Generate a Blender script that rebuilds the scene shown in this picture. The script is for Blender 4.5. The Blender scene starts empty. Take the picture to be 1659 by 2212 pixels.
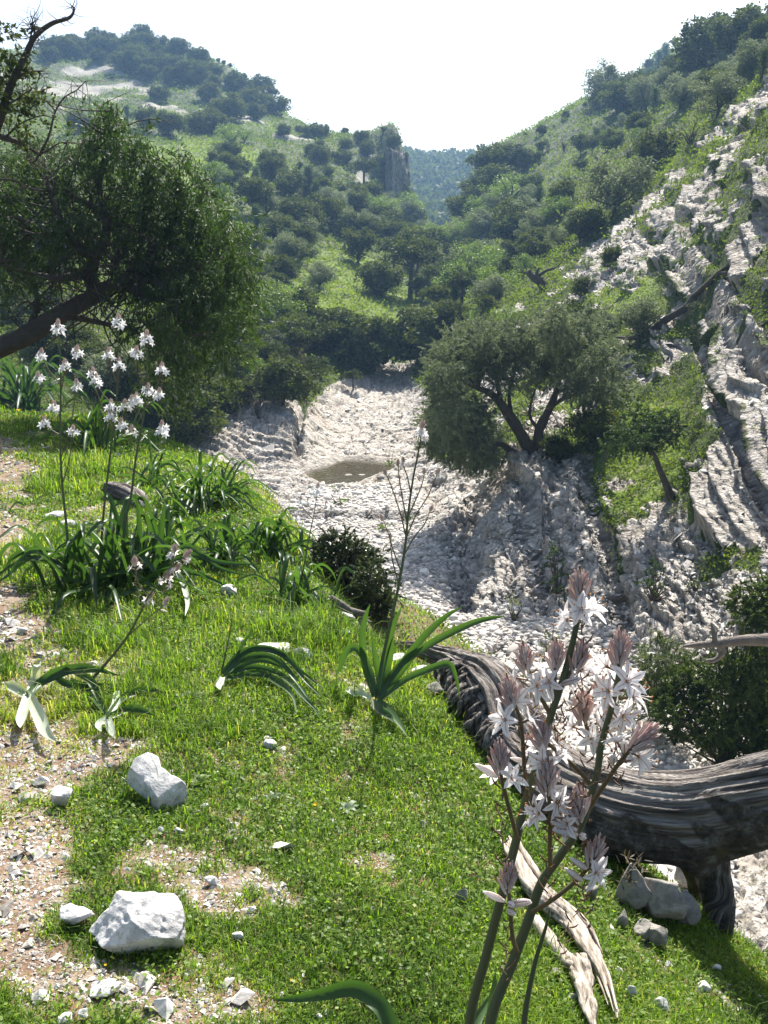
SKIP = {}
import bpy, math, random
import numpy as np
from mathutils import Vector
rng = np.random.default_rng(7)
random.seed(7)
SC = bpy.context.scene
COL = SC.collection
PI = math.pi
# ---------------------------------------------------------------- camera
FPX, CX, CY, PITCH = 2238.0, 829.5, 1106.0, math.radians(12.0)
CAM = np.array([0.0, 0.0, 1.6])
cp, sp = math.cos(PITCH), math.sin(PITCH)
cam_data = bpy.data.cameras.new('camera')
cam = bpy.data.objects.new('camera', cam_data); COL.objects.link(cam)
cam.location = CAM; cam.rotation_euler = (PI/2-PITCH, 0, 0)
cam_data.sensor_fit = 'VERTICAL'; cam_data.sensor_height = 24.0
cam_data.lens = FPX/2212.0*24.0
cam_data.clip_start = 0.05; cam_data.clip_end = 3000
SC.camera = cam
SC.render.resolution_x = 768; SC.render.resolution_y = 1024

def ray(u, v):
    a = (np.asarray(u, float)-CX)/FPX; b = (CY-np.asarray(v, float))/FPX
    return a, cp+b*sp, -sp+b*cp
def P(u, v, Y):
    """world point seen at (u,v) at forward distance Y"""
    dx, dy, dz = ray(u, v); t = Y/dy
    return np.array([dx*t, Y+0*t, CAM[2]+dz*t]).T
def proj(x, y, z):
    zz = z-CAM[2]
    f = y*cp-zz*sp; up = y*sp+zz*cp
    f = np.maximum(f, 1e-3)
    return CX+FPX*x/f, CY-FPX*up/f

# ---------------------------------------------------------------- noise
def _h(ix, iy, iz, seed):
    n = (ix.astype(np.int64)*374761393 + iy.astype(np.int64)*668265263 + iz.astype(np.int64)*2147483647 + seed*1274126177) & 0xffffffff
    n = ((n ^ (n >> 13))*1274126177) & 0xffffffff
    n = ((n ^ (n >> 15))*2246822519) & 0xffffffff
    return ((n ^ (n >> 16)) & 0xffff)/65535.0
def vnoise(x, y, z=None, seed=0):
    x = np.asarray(x, float); y = np.asarray(y, float)
    z = np.zeros_like(x) if z is None else np.asarray(z, float)
    ix, iy, iz = np.floor(x), np.floor(y), np.floor(z)
    fx, fy, fz = x-ix, y-iy, z-iz
    sx, sy, sz = fx*fx*(3-2*fx), fy*fy*(3-2*fy), fz*fz*(3-2*fz)
    def L(dz):
        a = _h(ix, iy, iz+dz, seed); b = _h(ix+1, iy, iz+dz, seed)
        c = _h(ix, iy+1, iz+dz, seed); d = _h(ix+1, iy+1, iz+dz, seed)
        return (a*(1-sx)+b*sx)*(1-sy)+(c*(1-sx)+d*sx)*sy
    if not np.any(z): return L(0)*2-1
    return (L(0)*(1-sz)+L(1)*sz)*2-1
def fbm(x, y, z=None, o=4, seed=0, g=.5):
    s = 0; a = 1; t = 0
    for k in range(o):
        f = 2.03**k
        s = s+a*vnoise(x*f+k*7.3, y*f+k*3.1, None if z is None else z*f+k*1.7, seed+k*13); t += a; a *= g
    return s/t
def cell(x, y, z=None, seed=0):
    """worley F1, F2 and an id"""
    three = z is not None
    ix, iy = np.floor(x), np.floor(y); iz = np.floor(z) if three else np.zeros_like(x)
    f1 = np.full(x.shape, 9.); f2 = np.full(x.shape, 9.); idd = np.zeros(x.shape)
    for dx in (-1, 0, 1):
        for dy in (-1, 0, 1):
            for dz in ((-1, 0, 1) if three else (0,)):
                a, b, c = ix+dx, iy+dy, iz+dz
                px = a+_h(a, b, c, seed); py = b+_h(a, b, c, seed+1)
                d = (px-x)**2+(py-y)**2
                if three: d = d+(c+_h(a, b, c, seed+2)-z)**2
                d = np.sqrt(d); m = d < f1
                f2 = np.where(m, f1, np.minimum(f2, d)); idd = np.where(m, _h(a, b, c, seed+3), idd)
                f1 = np.where(m, d, f1)
    return f1, f2, idd
def sst(a, b, x):
    t = np.clip((x-a)/(b-a), 0, 1); return t*t*(3-2*t)
def inpoly(u, v, poly):
    r = np.zeros(np.shape(u), bool); n = len(poly)
    for i in range(n):
        x1, y1 = poly[i]; x2, y2 = poly[(i+1) % n]
        if y1 == y2: continue
        c = ((y1 > v) != (y2 > v)) & (u < (x2-x1)*(v-y1)/(y2-y1)+x1)
        r ^= c
    return r
def in_any(u, v, polys):
    r = np.zeros(np.shape(u), bool)
    for p in polys: r |= inpoly(u, v, p)
    return r

# ---------------------------------------------------------------- materials
def mat(name):
    m = bpy.data.materials.new(name); m.use_nodes = True
    nt = m.node_tree; nt.nodes.clear()
    out = nt.nodes.new('ShaderNodeOutputMaterial')
    return m, nt, out
class N:
    def __init__(s, nt): s.nt = nt
    def n(s, t, ins=None, **kw):
        nd = s.nt.nodes.new(t)
        for k, v in kw.items(): setattr(nd, k, v)
        for k, v in (ins or {}).items():
            if hasattr(v, 'is_output') or isinstance(v, bpy.types.NodeSocket): s.nt.links.new(v, nd.inputs[k])
            else: nd.inputs[k].default_value = v
        return nd
    def noise(s, vec, scale, detail=4, rough=.55, dim='3D'):
        return s.n('ShaderNodeTexNoise', {'Vector': vec, 'Scale': scale, 'Detail': detail, 'Roughness': rough}).outputs['Fac']
    def ramp(s, f, stops):
        r = s.n('ShaderNodeValToRGB', {'Fac': f}); e = r.color_ramp.elements
        while len(e) < len(stops): e.new(.5)
        for el, (p, c) in zip(e, stops):
            el.position = p; el.color = (*c, 1) if len(c) == 3 else c
        return r.outputs['Color']
    def mix(s, f, a, b, bt='MIX'):
        m = s.n('ShaderNodeMix', data_type='RGBA', blend_type=bt)
        for k, v in ((0, f), (6, a), (7, b)):
            if isinstance(v, bpy.types.NodeSocket): s.nt.links.new(v, m.inputs[k])
            else: m.inputs[k].default_value = (*v, 1) if isinstance(v, tuple) and len(v) == 3 else v
        return m.outputs[2]
    def math(s, op, a, b=0.0, c=None, clamp=False):
        m = s.n('ShaderNodeMath', operation=op, use_clamp=clamp)
        for k, v in ((0, a), (1, b)) + (((2, c),) if c is not None else ()):
            if isinstance(v, bpy.types.NodeSocket): s.nt.links.new(v, m.inputs[k])
            else: m.inputs[k].default_value = v
        return m.outputs[0]
    def bump(s, h, dist=.02, st=1.0, nrm=None):
        d = {'Height': h, 'Distance': dist, 'Strength': st}
        if nrm is not None: d['Normal'] = nrm
        return s.n('ShaderNodeBump', d).outputs['Normal']
    def link(s, a, b): s.nt.links.new(a, b)

def leaf_mat(name, c1, c2, trans=.45, gloss=.5, attr='var', tcol=None, back=None, hue=.0):
    """leaf: diffuse + translucent + a little sheen; colour varies per leaf (attribute) and per plant"""
    m, nt, out = mat(name); q = N(nt)
    a = q.n('ShaderNodeAttribute', attribute_name=attr).outputs['Fac']
    oi = q.n('ShaderNodeObjectInfo').outputs['Random']
    f = q.math('ADD', q.math('MULTIPLY', a, .70), q.math('MULTIPLY', oi, .38), clamp=True)
    c = q.mix(f, c1, c2)
    p = q.n('ShaderNodeBsdfPrincipled', {'Base Color': c, 'Roughness': gloss, 'Specular IOR Level': .35})
    tc = q.mix(1.0, c, tcol or (1.5, 1.45, .7), 'MULTIPLY')
    t = q.n('ShaderNodeBsdfTranslucent', {'Color': tc})
    mx = q.n('ShaderNodeMixShader', {0: trans})
    q.link(p.outputs[0], mx.inputs[1]); q.link(t.outputs[0], mx.inputs[2])
    q.link(mx.outputs[0], out.inputs['Surface'])
    return m

# ---------------------------------------------------------------- mesh building
class MB:
    """collects numpy verts / faces (tris+quads) with a per-vertex 'var' value and material index"""
    def __init__(s): s.v = []; s.f = []; s.mi = []; s.var = []; s.n = 0
    def add(s, v, f, var=0.5, mi=0):
        v = np.asarray(v, float).reshape(-1, 3); f = np.asarray(f, int)
        s.v.append(v); s.f.append((f+s.n)); s.mi.append(np.full(len(f), mi, int))
        s.var.append(np.broadcast_to(np.asarray(var, float), (len(v),)).copy()); s.n += len(v)
    def mesh(s, name, mats, smooth=True, var=True):
        me = bpy.data.meshes.new(name)
        if s.n:
            V = np.concatenate(s.v)
            me.vertices.add(len(V)); me.vertices.foreach_set('co', V.ravel().astype(np.float32))
            lens = np.concatenate([np.full(len(f), f.shape[1]) for f in s.f])
            idx = np.concatenate([f.ravel() for f in s.f])
            me.loops.add(len(idx)); me.loops.foreach_set('vertex_index', idx.astype(np.int32))
            me.polygons.add(len(lens)); st = np.concatenate([[0], np.cumsum(lens)[:-1]])
            me.polygons.foreach_set('loop_start', st.astype(np.int32))
            me.polygons.foreach_set('material_index', np.concatenate(s.mi).astype(np.int32))
            me.polygons.foreach_set('use_smooth', np.full(len(lens), smooth))
            if var:
                at = me.attributes.new('var', 'FLOAT', 'POINT'); at.data.foreach_set('value', np.concatenate(s.var).astype(np.float32))
            me.update(calc_edges=True)
        for m in (mats if isinstance(mats, (list, tuple)) else [mats]): me.materials.append(m)
        return me
    def obj(s, name, mats, parent=None, smooth=True, loc=None):
        o = bpy.data.objects.new(name, s.mesh(name, mats, smooth)); COL.objects.link(o)
        if parent is not None: o.parent = parent
        if loc is not None: o.location = loc
        return o
def tag(o, label=None, cat=None, group=None, kind=None):
    if label: o['label'] = label
    if cat: o['category'] = cat
    if group: o['group'] = group
    if kind: o['kind'] = kind
    return o
def empty(name, loc=(0, 0, 0), rz=0.0, sc=1.0):
    o = bpy.data.objects.new(name, None); COL.objects.link(o)
    o.location = loc; o.rotation_euler = (0, 0, rz); o.scale = (sc, sc, sc) if np.isscalar(sc) else sc
    o.empty_display_size = .1
    return o
def unit(v):
    v = np.asarray(v, float); return v/np.maximum(np.linalg.norm(v, axis=-1, keepdims=True), 1e-9)
def catmull(pts, n):
    pts = np.asarray(pts, float); k = len(pts)
    if k < 3:
        t = np.linspace(0, 1, n)[:, None]; return pts[0]*(1-t)+pts[-1]*t
    p = np.vstack([2*pts[0]-pts[1], pts, 2*pts[-1]-pts[-2]])
    t = np.linspace(0, k-1-1e-6, n); i = t.astype(int); f = (t-i)[:, None]
    a, b, c, d = p[i], p[i+1], p[i+2], p[i+3]
    return .5*((2*b)+(-a+c)*f+(2*a-5*b+4*c-d)*f*f+(-a+3*b-3*c+d)*f**3)
def tube(mb, pts, rad, n=8, seg=None, var=.5, mi=0, rough=0., seed=0, cap=True):
    """tapered tube through pts"""
    seg = seg or max(2, 3*(len(pts)-1)+1)
    c = catmull(pts, seg); rad = np.asarray(rad, float) if not np.isscalar(rad) else np.full(len(pts), rad)
    r = np.interp(np.linspace(0, 1, seg), np.linspace(0, 1, len(rad)), rad)
    T = unit(np.gradient(c, axis=0)); up = np.array([.13, .21, .97])
    if abs(T[0] @ unit(up)) > .9: up = np.array([.9, .3, .1])
    A = unit(np.cross(T, up)); B = np.cross(T, A)
    th = np.linspace(0, 2*PI, n, endpoint=False)
    rr = r[:, None]*np.ones(n)
    if rough:
        L = np.concatenate([[0], np.cumsum(np.linalg.norm(np.diff(c, axis=0), axis=1))])
        X = np.cos(th)[None]*2.2+0*rr; Yy = np.sin(th)[None]*2.2+0*rr; Z = (L/(np.mean(r)*3))[:, None]+0*rr
        rr = rr*(1+rough*fbm(X+seed, Yy, Z+.01, 3, seed))
    V = c[:, None, :]+rr[..., None]*(np.cos(th)[None, :, None]*A[:, None]+np.sin(th)[None, :, None]*B[:, None])
    V = V.reshape(-1, 3); i = np.arange(seg-1)[:, None]*n; j = np.arange(n)[None]; jn = (j+1) % n
    F = np.stack([i+j, i+jn, i+n+jn, i+n+j], -1).reshape(-1, 4)
    mb.add(V, F, var, mi)
    if cap:
        for e in (0, seg-1):
            ring = V[e*n:(e+1)*n]; mb.add(np.vstack([ring, c[e]+T[e]*r[e]*(.4 if e else -.4)]),
                [[k, (k+1) % n, n] for k in range(n)], var, mi)
    return c
def ribbon(mb, pts, w, up=(0, 0, 1), keel=.25, seg=None, var=.5, mi=0, side=None, prof='leaf', twist=0.):
    """a strap leaf through pts: V-shaped section, tapering"""
    seg = seg or 4*(len(pts)-1)+1
    c = catmull(pts, seg); T = unit(np.gradient(c, axis=0)); t = np.linspace(0, 1, seg)
    if side is None:
        S = np.cross(T, np.asarray(up, float)+1e-4)
        bad = np.linalg.norm(S, axis=1) < .05
        if bad.any(): S[bad] = np.cross(T[bad], [1., .3, 0])
        S = unit(S)
        for k in range(1, seg):
            if S[k] @ S[k-1] < 0: S[k] *= -1
    else: S = unit(np.cross(np.cross(T, side), T))
    Nn = np.cross(S, T)
    if twist:
        a = (twist*t)[:, None]; S, Nn = S*np.cos(a)+Nn*np.sin(a), Nn*np.cos(a)-S*np.sin(a)
    if prof == 'leaf': ww = w*.5*np.minimum(1, (.75+t*.8))*np.clip((1-t)/.45, 0.02, 1)**.7
    elif prof == 'petal': ww = w*.5*np.sin(np.clip(t*.93+.07, 0, 1)*PI)**.75+w*.03
    else: ww = w*.5*np.ones(seg)
    V = np.stack([c-S*ww[:, None]+Nn*(ww*keel)[:, None], c-Nn*(ww*keel)[:, None], c+S*ww[:, None]+Nn*(ww*keel)[:, None]], 1).reshape(-1, 3)
    i = np.arange(seg-1)*3
    F = np.concatenate([np.stack([i, i+1, i+4, i+3], -1), np.stack([i+1, i+2, i+5, i+4], -1)])
    mb.add(V, F, var, mi); return c
def leaves(mb, C, size, aspect=.35, droop=0., outward=None, var=None, flat=0., mi=0, fold=0., r=None):
    """one leaf-sized quad (rhombus) at each centre in C"""
    r = r or rng; n = len(C)
    if n == 0: return
    d = r.normal(size=(n, 3))
    if outward is not None: d = d*.7+outward*1.0
    d[:, 2] -= droop; d = unit(d)
    s = r.normal(size=(n, 3)); s[:, :2] *= (1-flat*.0); s = unit(np.cross(d, s))
    if flat:
        up = np.cross(d, s); k = (np.abs(up[:, 2]) < flat)
        hs = unit(np.cross(d, np.array([0, 0, 1.])+0*d)); s[k] = hs[k]
    L = (np.asarray(size)*(.65+.7*r.random(n)))[:, None]
    W = L*aspect
    V = np.stack([C-d*L*.5, C+s*W*.5+d*L*.05, C+d*L*.5, C-s*W*.5+d*L*.05], 1).reshape(-1, 3)
    F = np.arange(4*n).reshape(-1, 4)
    vv = r.random(n) if var is None else np.clip(var+.25*(r.random(n)-.5), 0, 1)
    mb.add(V, F, np.repeat(vv, 4), mi)
_ico = {}
def ico(sub):
    if sub not in _ico:
        import bmesh
        b = bmesh.new(); bmesh.ops.create_icosphere(b, subdivisions=sub, radius=1)
        b.verts.ensure_lookup_table()
        _ico[sub] = (np.array([v.co[:] for v in b.verts]), np.array([[v.index for v in f.verts] for f in b.faces])); b.free()
    return _ico[sub]

# ================================================================ TERRAIN
BED = -4.4
# (u, v, distance) : where the ground of the valley is seen
CP = [
 # stream bed and pool
 (830,1300,19.6),(1010,1290,20.2),(1200,1300,19.6),(1330,1345,18.3),(1500,1440,16.2),(1659,1500,15.0),(1659,1900,9.7),
 (1350,1850,10.2),(1100,1500,14.7),(900,1200,23.2),(760,1100,29.3),(700,1062,32.2),(620,1075,31.4),(850,1062,32.2),(640,1180,24.2),(420,1180,24.5),
 (700,1010,36.2),(850,1000,36.6),(560,1120,28),(930,1080,30.5),
 # pale slab behind the pool
 (690,960,39.5),(850,960,39.5),(700,900,45),(880,900,45.5),(760,840,51),(880,835,52),(850,800,56),(870,760,61),
 # left rock slab
 (640,1030,34.5),(560,1030,34.6),(450,1040,34),(380,1060,33),(640,930,38),(560,940,37.5),(470,960,36.5),(620,880,40),(500,900,39.5),(400,930,38),
 # left hill
 (640,830,45),(560,800,47),(700,760,55),(750,700,60),(600,700,56),(850,700,66),(850,640,76),(760,600,75),(650,600,72),(880,560,92),(760,520,92),(640,500,88),
 (850,480,115),(740,430,115),(560,430,100),(480,520,75),(420,650,58),(400,760,50),(300,830,44),
 (860,412,140),(868,335,146),(800,285,152),(805,360,138),(720,300,150),(740,360,130),(620,300,145),(600,262,165),(600,350,120),(500,370,105),(400,300,128),(450,260,150),
 (520,215,175),(560,205,180),(500,150,188),(440,125,195),(330,105,205),(220,105,205),(120,110,200),(0,115,190),(-150,120,185),(330,180,180),(200,160,185),(100,170,175),(330,240,150),(220,230,150),(100,250,140),(0,250,135),(-150,250,130),
 (200,330,110),(60,330,108),(300,400,92),(150,450,80),(0,420,85),(-150,430,80),(300,560,68),(150,600,60),(0,600,58),(-150,600,55),(200,720,46),(60,740,43),(-100,740,42),(250,850,38),
 # behind the left ridge
 (330,190,260),(120,190,260),(500,250,250),(600,330,220),(700,330,200),(800,340,195),(0,200,260),(330,260,400),(0,260,400),(600,400,400),
 # notch
 (905,470,140),(925,520,130),(950,528,118),(985,520,112),(925,500,180),(950,505,180),(990,490,180),
 (905,500,230),(950,500,230),(1010,480,230),(900,440,290),(950,440,290),(1020,430,290),(880,345,370),(950,349,370),(1040,343,365),(1120,330,360),(780,352,370),(950,420,430),(1040,420,430),(880,420,430),(1300,330,400),
 (890,445,146),(894,458,143),(912,500,136),(940,527,126),(900,472,165),(902,482,200),(930,512,152),(965,522,150),(1005,500,113),(1016,455,117),(1034,400,124),(1010,500,150),(1020,470,170),(1046,420,160),
 # right hill
 (980,560,95),(960,640,75),(1000,700,56),(1060,730,44),(1000,600,80),(1010,480,105),(1040,400,118),(1052,345,132),(1130,300,138),(1200,262,142),(1280,210,132),(1350,215,120),(1120,400,105),(1120,500,82),(1200,400,93),(1200,500,68),(1150,600,55),
 (1270,300,104),(1260,440,66),(1300,520,50),(1300,380,74),(1380,260,98),(1450,185,100),(1550,130,86),(1659,95,76),(1800,40,72),(1450,310,66),(1550,240,54),(1659,180,44),(1800,110,42),(1400,400,56),
 (1370,175,180),(1420,118,190),(1480,108,195),(1560,120,200),(1700,90,200),(1365,260,150),(1480,220,150),(1600,180,150),(1280,300,200),(1200,340,200),(1100,380,200),(1060,420,190),(1480,180,260),(1400,260,300),(1650,180,260),
 # right rock slope
 (1120,1180,21.8),(1110,1010,25.5),(1180,1000,25),(1240,1180,21),(1290,1090,22),(1290,1000,24),(1040,1080,25),(1000,1040,28.5),(940,1010,33),(930,960,38),(960,880,42),(1000,820,42),
 (1300,880,27.5),(1250,800,32),(1320,760,31),(1300,650,37),(1250,700,37),(1150,750,38),(1100,900,30),(1350,560,40),(1420,640,33.5),(1450,560,35),(1450,900,24.5),(1400,1000,23),(1450,1120,20),(1380,1200,19.6),(1450,1280,18),(1550,1350,16.5),(1650,1400,15.2),(1800,1450,14),
 (1560,1200,18),(1600,1100,18.6),(1600,980,20),(1500,780,27.5),(1600,800,22.5),(1600,640,25.5),(1500,500,36),(1600,480,29),(1500,400,42),(1600,330,34),(1659,230,34),(1800,600,22),(1800,250,30),(1800,900,18),(1800,1200,15.5),(2000,1200,14),(2000,600,19),(2000,200,26),(2000,50,40),(2000,-50,80),(1950,-20,120),
 (2600,1000,12),(2600,400,16),(2600,0,40),(2600,-100,100),(-800,800,30),(-800,600,50),(-800,300,90),(-800,150,150),(-800,250,400),(2600,100,400),
 (3600,900,10),(3600,0,40),(3600,0,300),(-1900,800,30),(-1900,400,80),(-1900,300,300),
]
CPa = np.array(CP, float)
W = P(CPa[:, 0], CPa[:, 1], CPa[:, 2])
extra = np.array([(x, y, BED) for x, y in [(0,12),(3,12),(6,10),(0,16),(2.5,8),(6,6),(10,6),(-2,20),(-4,24),(4,4),(-1.5,14),(-6,26),(1,22),(12,2)]])
extra = np.vstack([extra, [(-10, 24, -3.0), (-20, 20, -1), (-30, 25, 1), (-9, 33, -2.4), (14, 8, 0), (20, 4, 4)]])
W = np.vstack([W, extra])
def feat(x, y):
    r = np.hypot(x, y); return np.stack([np.arctan2(x, y)*3.0, np.log(r)], -1)
Fc = feat(W[:, 0], W[:, 1]); rt = (W[:, 2]-CAM[2])/np.hypot(W[:, 0], W[:, 1])
def kern(d): return -np.sqrt(d*d+.0009)
D = np.linalg.norm(Fc[:, None]-Fc[None], axis=-1); n_ = len(Fc)
A_ = np.zeros((n_+3, n_+3)); A_[:n_, :n_] = kern(D)-np.eye(n_)*.0015
Q_ = np.hstack([np.ones((n_, 1)), Fc]); A_[:n_, n_:] = Q_; A_[n_:, :n_] = Q_.T
sol = np.linalg.solve(A_, np.concatenate([rt, [0, 0, 0]]))
def far_z(x, y):
    sh = np.shape(x); x = np.ravel(x); y = np.ravel(y); out = np.empty(len(x))
    for a in range(0, len(x), 40000):
        f = feat(x[a:a+40000], y[a:a+40000])
        d = np.sqrt(((f[:, None, 0]-Fc[None, :, 0])**2)+((f[:, None, 1]-Fc[None, :, 1])**2))
        out[a:a+40000] = kern(d) @ sol[:n_] + sol[n_] + f @ sol[n_+1:]
    return (out*np.hypot(x, y)+CAM[2]).reshape(sh)
# grassy bank the photographer stands on
LIP = np.array([(9, -3), (4.2, 1.2), (3.0, 2.6), (2.2, 2.95), (1.6, 3.25), (1.2, 3.46), (.85, 3.72), (.62, 3.9), (.42, 4.1), (.24, 4.5), (-.02, 4.8), (-.28, 5.15), (-.5, 6.0), (-.85, 6.9), (-1.9, 10.0), (-3.3, 12.0), (-6.5, 13.2), (-12, 15.5), (-22, 18), (-50, 30)], float)
def lipdist(x, y):
    """signed distance beyond the lip of the bank (positive towards the stream)"""
    best = np.full(np.shape(x), 1e9); sg = np.ones(np.shape(x))
    for (x1, y1), (x2, y2) in zip(LIP[:-1], LIP[1:]):
        dx, dy = x2-x1, y2-y1; L2 = dx*dx+dy*dy
        t = np.clip(((x-x1)*dx+(y-y1)*dy)/L2, 0, 1)
        d = np.hypot(x-(x1+t*dx), y-(y1+t*dy)); cr = dx*(y-y1)-dy*(x-x1)
        m = d < best; best = np.where(m, d, best); sg = np.where(m, np.where(cr < 0, 1, -1), sg)
    return best*sg
def bank_z(x, y):
    s = (x-.12)/.28; sofp = .28*np.where(s > 20, s, np.log1p(np.exp(np.minimum(s, 20))))
    return -.60*sofp+.05*np.maximum(-x, 0)-.012*np.maximum(-x-3, 0)**1.3+.035*vnoise(x*.9, y*.9, seed=3)+.018*fbm(x*3, y*3, o=3, seed=5)
def height(x, y):
    x = np.asarray(x, float); y = np.asarray(y, float)
    r = np.hypot(x, y)
    s = lipdist(x, y)
    w = np.interp(x, [-7, -2.5, .3, 1.6, 9], [7.5, 4.5, 3.3, 3.2, 3.0])
    q = np.clip(s/w, 0, 1); k = q*q*(3-2*q); k = np.where(q > 0, .35*q+.65*k, 0)
    b = bank_z(x, y)
    with np.errstate(invalid='ignore'):
        f = np.where(r > 6, far_z(x, np.where(r > 6, y, y+6)), BED)
    near = (s < w)
    fz = np.where((r < 9), np.where(r > 6, BED+(f-BED)*sst(6, 9, r), BED), f)
    z = b*(1-k)+fz*k
    shelf = -.40-.9*np.maximum(0, np.hypot(x+.22, (y-6.1)*.8)-.35)**1.5
    return np.where((s > 0) & (r < 9), np.maximum(z, shelf), z), s/w

AZ = np.concatenate([np.linspace(-88, -23, 60)[:-1], np.linspace(-23, 23, 700), np.linspace(23, 88, 60)[1:]])
AZ = np.radians(AZ)
RR = np.concatenate([np.geomspace(.45, 2, 40)[:-1], np.geomspace(2, 9, 260)[:-1], np.geomspace(9, 17, 130)[:-1], np.geomspace(17, 46, 520)[:-1], np.geomspace(46, 220, 330)[:-1], np.geomspace(220, 430, 70)])
GA, GR = np.meshgrid(AZ, RR, indexing='ij')
GX, GY = GR*np.sin(GA), GR*np.cos(GA)
# coarse evaluation then interpolate for speed: evaluate the smooth part on every 3rd sample
GZ, GS = height(GX[::4, ::4], GY[::4, ::4])
def up4(Z):
    ia = np.arange(GX.shape[0])/4; ib = np.arange(GX.shape[1])/4
    a0 = np.minimum(ia.astype(int), Z.shape[0]-2); b0 = np.minimum(ib.astype(int), Z.shape[1]-2)
    fa = (ia-a0)[:, None]; fb = (ib-b0)[None]
    return (Z[a0][:, b0]*(1-fa)+Z[a0+1][:, b0]*fa)*(1-fb)+(Z[a0][:, b0+1]*(1-fa)+Z[a0+1][:, b0+1]*fa)*fb
GZ = up4(GZ); GS = up4(GS)
GU, GV = proj(GX, GY, GZ)
GU0, GV0 = GU.copy(), GV.copy()
# ---- zones (what the ground is made of, outlined from the photo and carried on the ground itself)
ROCK = [
 [(340,1000),(400,955),(470,905),(560,860),(640,865),(668,900),(665,1020),(690,1060),(600,1120),(500,1120),(380,1080)],
 [(655,880),(700,840),(740,815),(850,800),(900,820),(930,850),(950,930),(925,990),(1000,1000),(1000,1300),(880,1060),(700,1062),(655,1000)],
 [(900,1000),(1000,985),(1280,975),(1310,1080),(1360,1140),(1500,1130),(1540,960),(1500,720),(1400,760),(1290,900),(1200,950),(1330,740),(1290,640),(1220,600),(1330,480),(1420,400),(1500,330),(1580,235),(1659,180),(1900,100),(2300,60),(2300,1800),(1659,1560),(1400,1380),(1300,1335),(1000,1305),(1005,1150),(880,1065)],
]
ROCKFAR = [
 [(95,165),(180,145),(260,150),(330,185),(400,225),(430,265),(360,255),(280,225),(180,210),(110,195)],
 [(360,190),(420,200),(430,250),(370,235)],[(505,240),(580,255),(590,275),(520,275)],[(120,150),(230,135),(330,190),(240,180)],[(470,130),(530,160),(545,210),(500,190)],
 [(772,318),(832,316),(815,350),(800,395),(768,400)],[(836,330),(882,322),(880,412),(846,412)],[(850,745),(905,760),(890,830),(800,815)],
]
GREENIN = [ # vegetated patches inside the rock slope
 [(1285,900),(1370,850),(1440,880),(1480,960),(1490,1080),(1440,1130),(1350,1120),(1290,1060)],
 [(1400,760),(1470,740),(1520,800),(1545,950),(1500,990),(1440,880)],
 [(1330,680),(1400,620),(1470,640),(1440,700),(1380,740)],[(1380,590),(1450,580),(1440,640),(1370,640)],
 [(1220,880),(1290,850),(1300,960),(1200,960)],[(1480,330),(1560,290),(1560,350),(1500,390)],
 [(1500,1190),(1600,1180),(1659,1230),(1640,1250),(1530,1240)],
]
wu = GU+34*fbm(GX*.9, GY*.9, o=4, seed=21)*np.clip(25/GR, .3, 2); wv = GV+22*fbm(GX*.9, GY*.9, o=4, seed=25)*np.clip(25/GR, .3, 2)
beyond = GS > .55
rock = in_any(wu, wv, ROCK) & beyond & (GR > 9) & (GR < 70) & (GV < 1600)
rock |= (GA > math.radians(20.5)) & beyond & (GR > 9) & (GR < 34)
rock &= ~((GR > 52) & (GU > 1230))
rfar = in_any(GU+8*fbm(GX*.08, GY*.08, seed=4), GV+8*fbm(GX*.08, GY*.08, seed=6), ROCKFAR) & (GR > 45)
gin = in_any(wu, wv, GREENIN) & (GR < 60)
nz = fbm(GX*.55, GY*.55, o=5, seed=31)
rockf = (rock & ~gin).astype(float)
rightup = rock & (GU > 1230) & (GV < 760)
rockf = np.where(rightup & (nz > .24), .12, rockf)
rockf = np.where(rock & gin & (fbm(GX*.9, GY*.9, o=5, seed=36) > -.04), .85, rockf)
rs = (GU > 1040) & (GS > 1) & (GR > 14) & (GR < 60) & ~rock & (fbm(GX*.7, GY*.7, o=5, seed=33) > np.interp(GR, [14, 45, 60], [-.02, .18, .6]))
rockf = np.where(rs, .8, rockf)
bed = (GZ < BED+.30) & (GS >= .8) & (GR < 40) & ~rock & (GU > 380)
rockf = np.where(rfar, np.clip(.42+1.0*fbm(GX*.25, GY*.25, o=5, seed=8), 0, .75), rockf)
# thin soil and outcrops here and there on the hills
oc = fbm(GX*.09, GY*.13, o=4, seed=77)
rockf = np.where((GR > 45) & (GR < 240) & (oc > .38) & (GU < 860) & (GV < 330), .8, rockf)
bedf = bed.astype(float)
# smooth a bit
def blur(a, n=1):
    for _ in range(n):
        a = (a+np.roll(a, 1, 0)+np.roll(a, -1, 0)+np.roll(a, 1, 1)+np.roll(a, -1, 1))/5
    return a
rockf = blur(rockf, 2); bedf = blur(bedf, 1)
# ---- relief
dz = np.zeros_like(GZ); x, y = GX, GY
midr = rockf*(GR < 60)*(GR > 8.5)
# ribs and gullies running down the rock slope
def gully(poly, wpx, depth):
    p = np.array(poly, float); best = np.full(GU.shape, 1e9)
    for (a, b), (c, d) in zip(p[:-1], p[1:]):
        L2 = (c-a)**2+(d-b)**2; t = np.clip(((GU-a)*(c-a)+(GV-b)*(d-b))/L2, 0, 1)
        best = np.minimum(best, np.hypot(GU-(a+t*(c-a)), GV-(b+t*(d-b))))
    return -depth*np.exp(-(best/wpx)**2)*(GR > 14)*(GR < 60)
dz += gully([(1050,985),(1035,1100),(1015,1200),(1008,1270)], 38, .5)
dz += gully([(1205,1000),(1180,1080),(1175,1180),(1190,1240)], 34, .3)
dz += gully([(1280,1010),(1290,1100),(1330,1200),(1350,1320)], 26, .35)
dz -= gully([(1105,1020),(1090,1150),(1090,1270)], 44, .25)
dz -= gully([(1240,1010),(1245,1100),(1290,1230),(1310,1310)], 30, .25)
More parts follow.
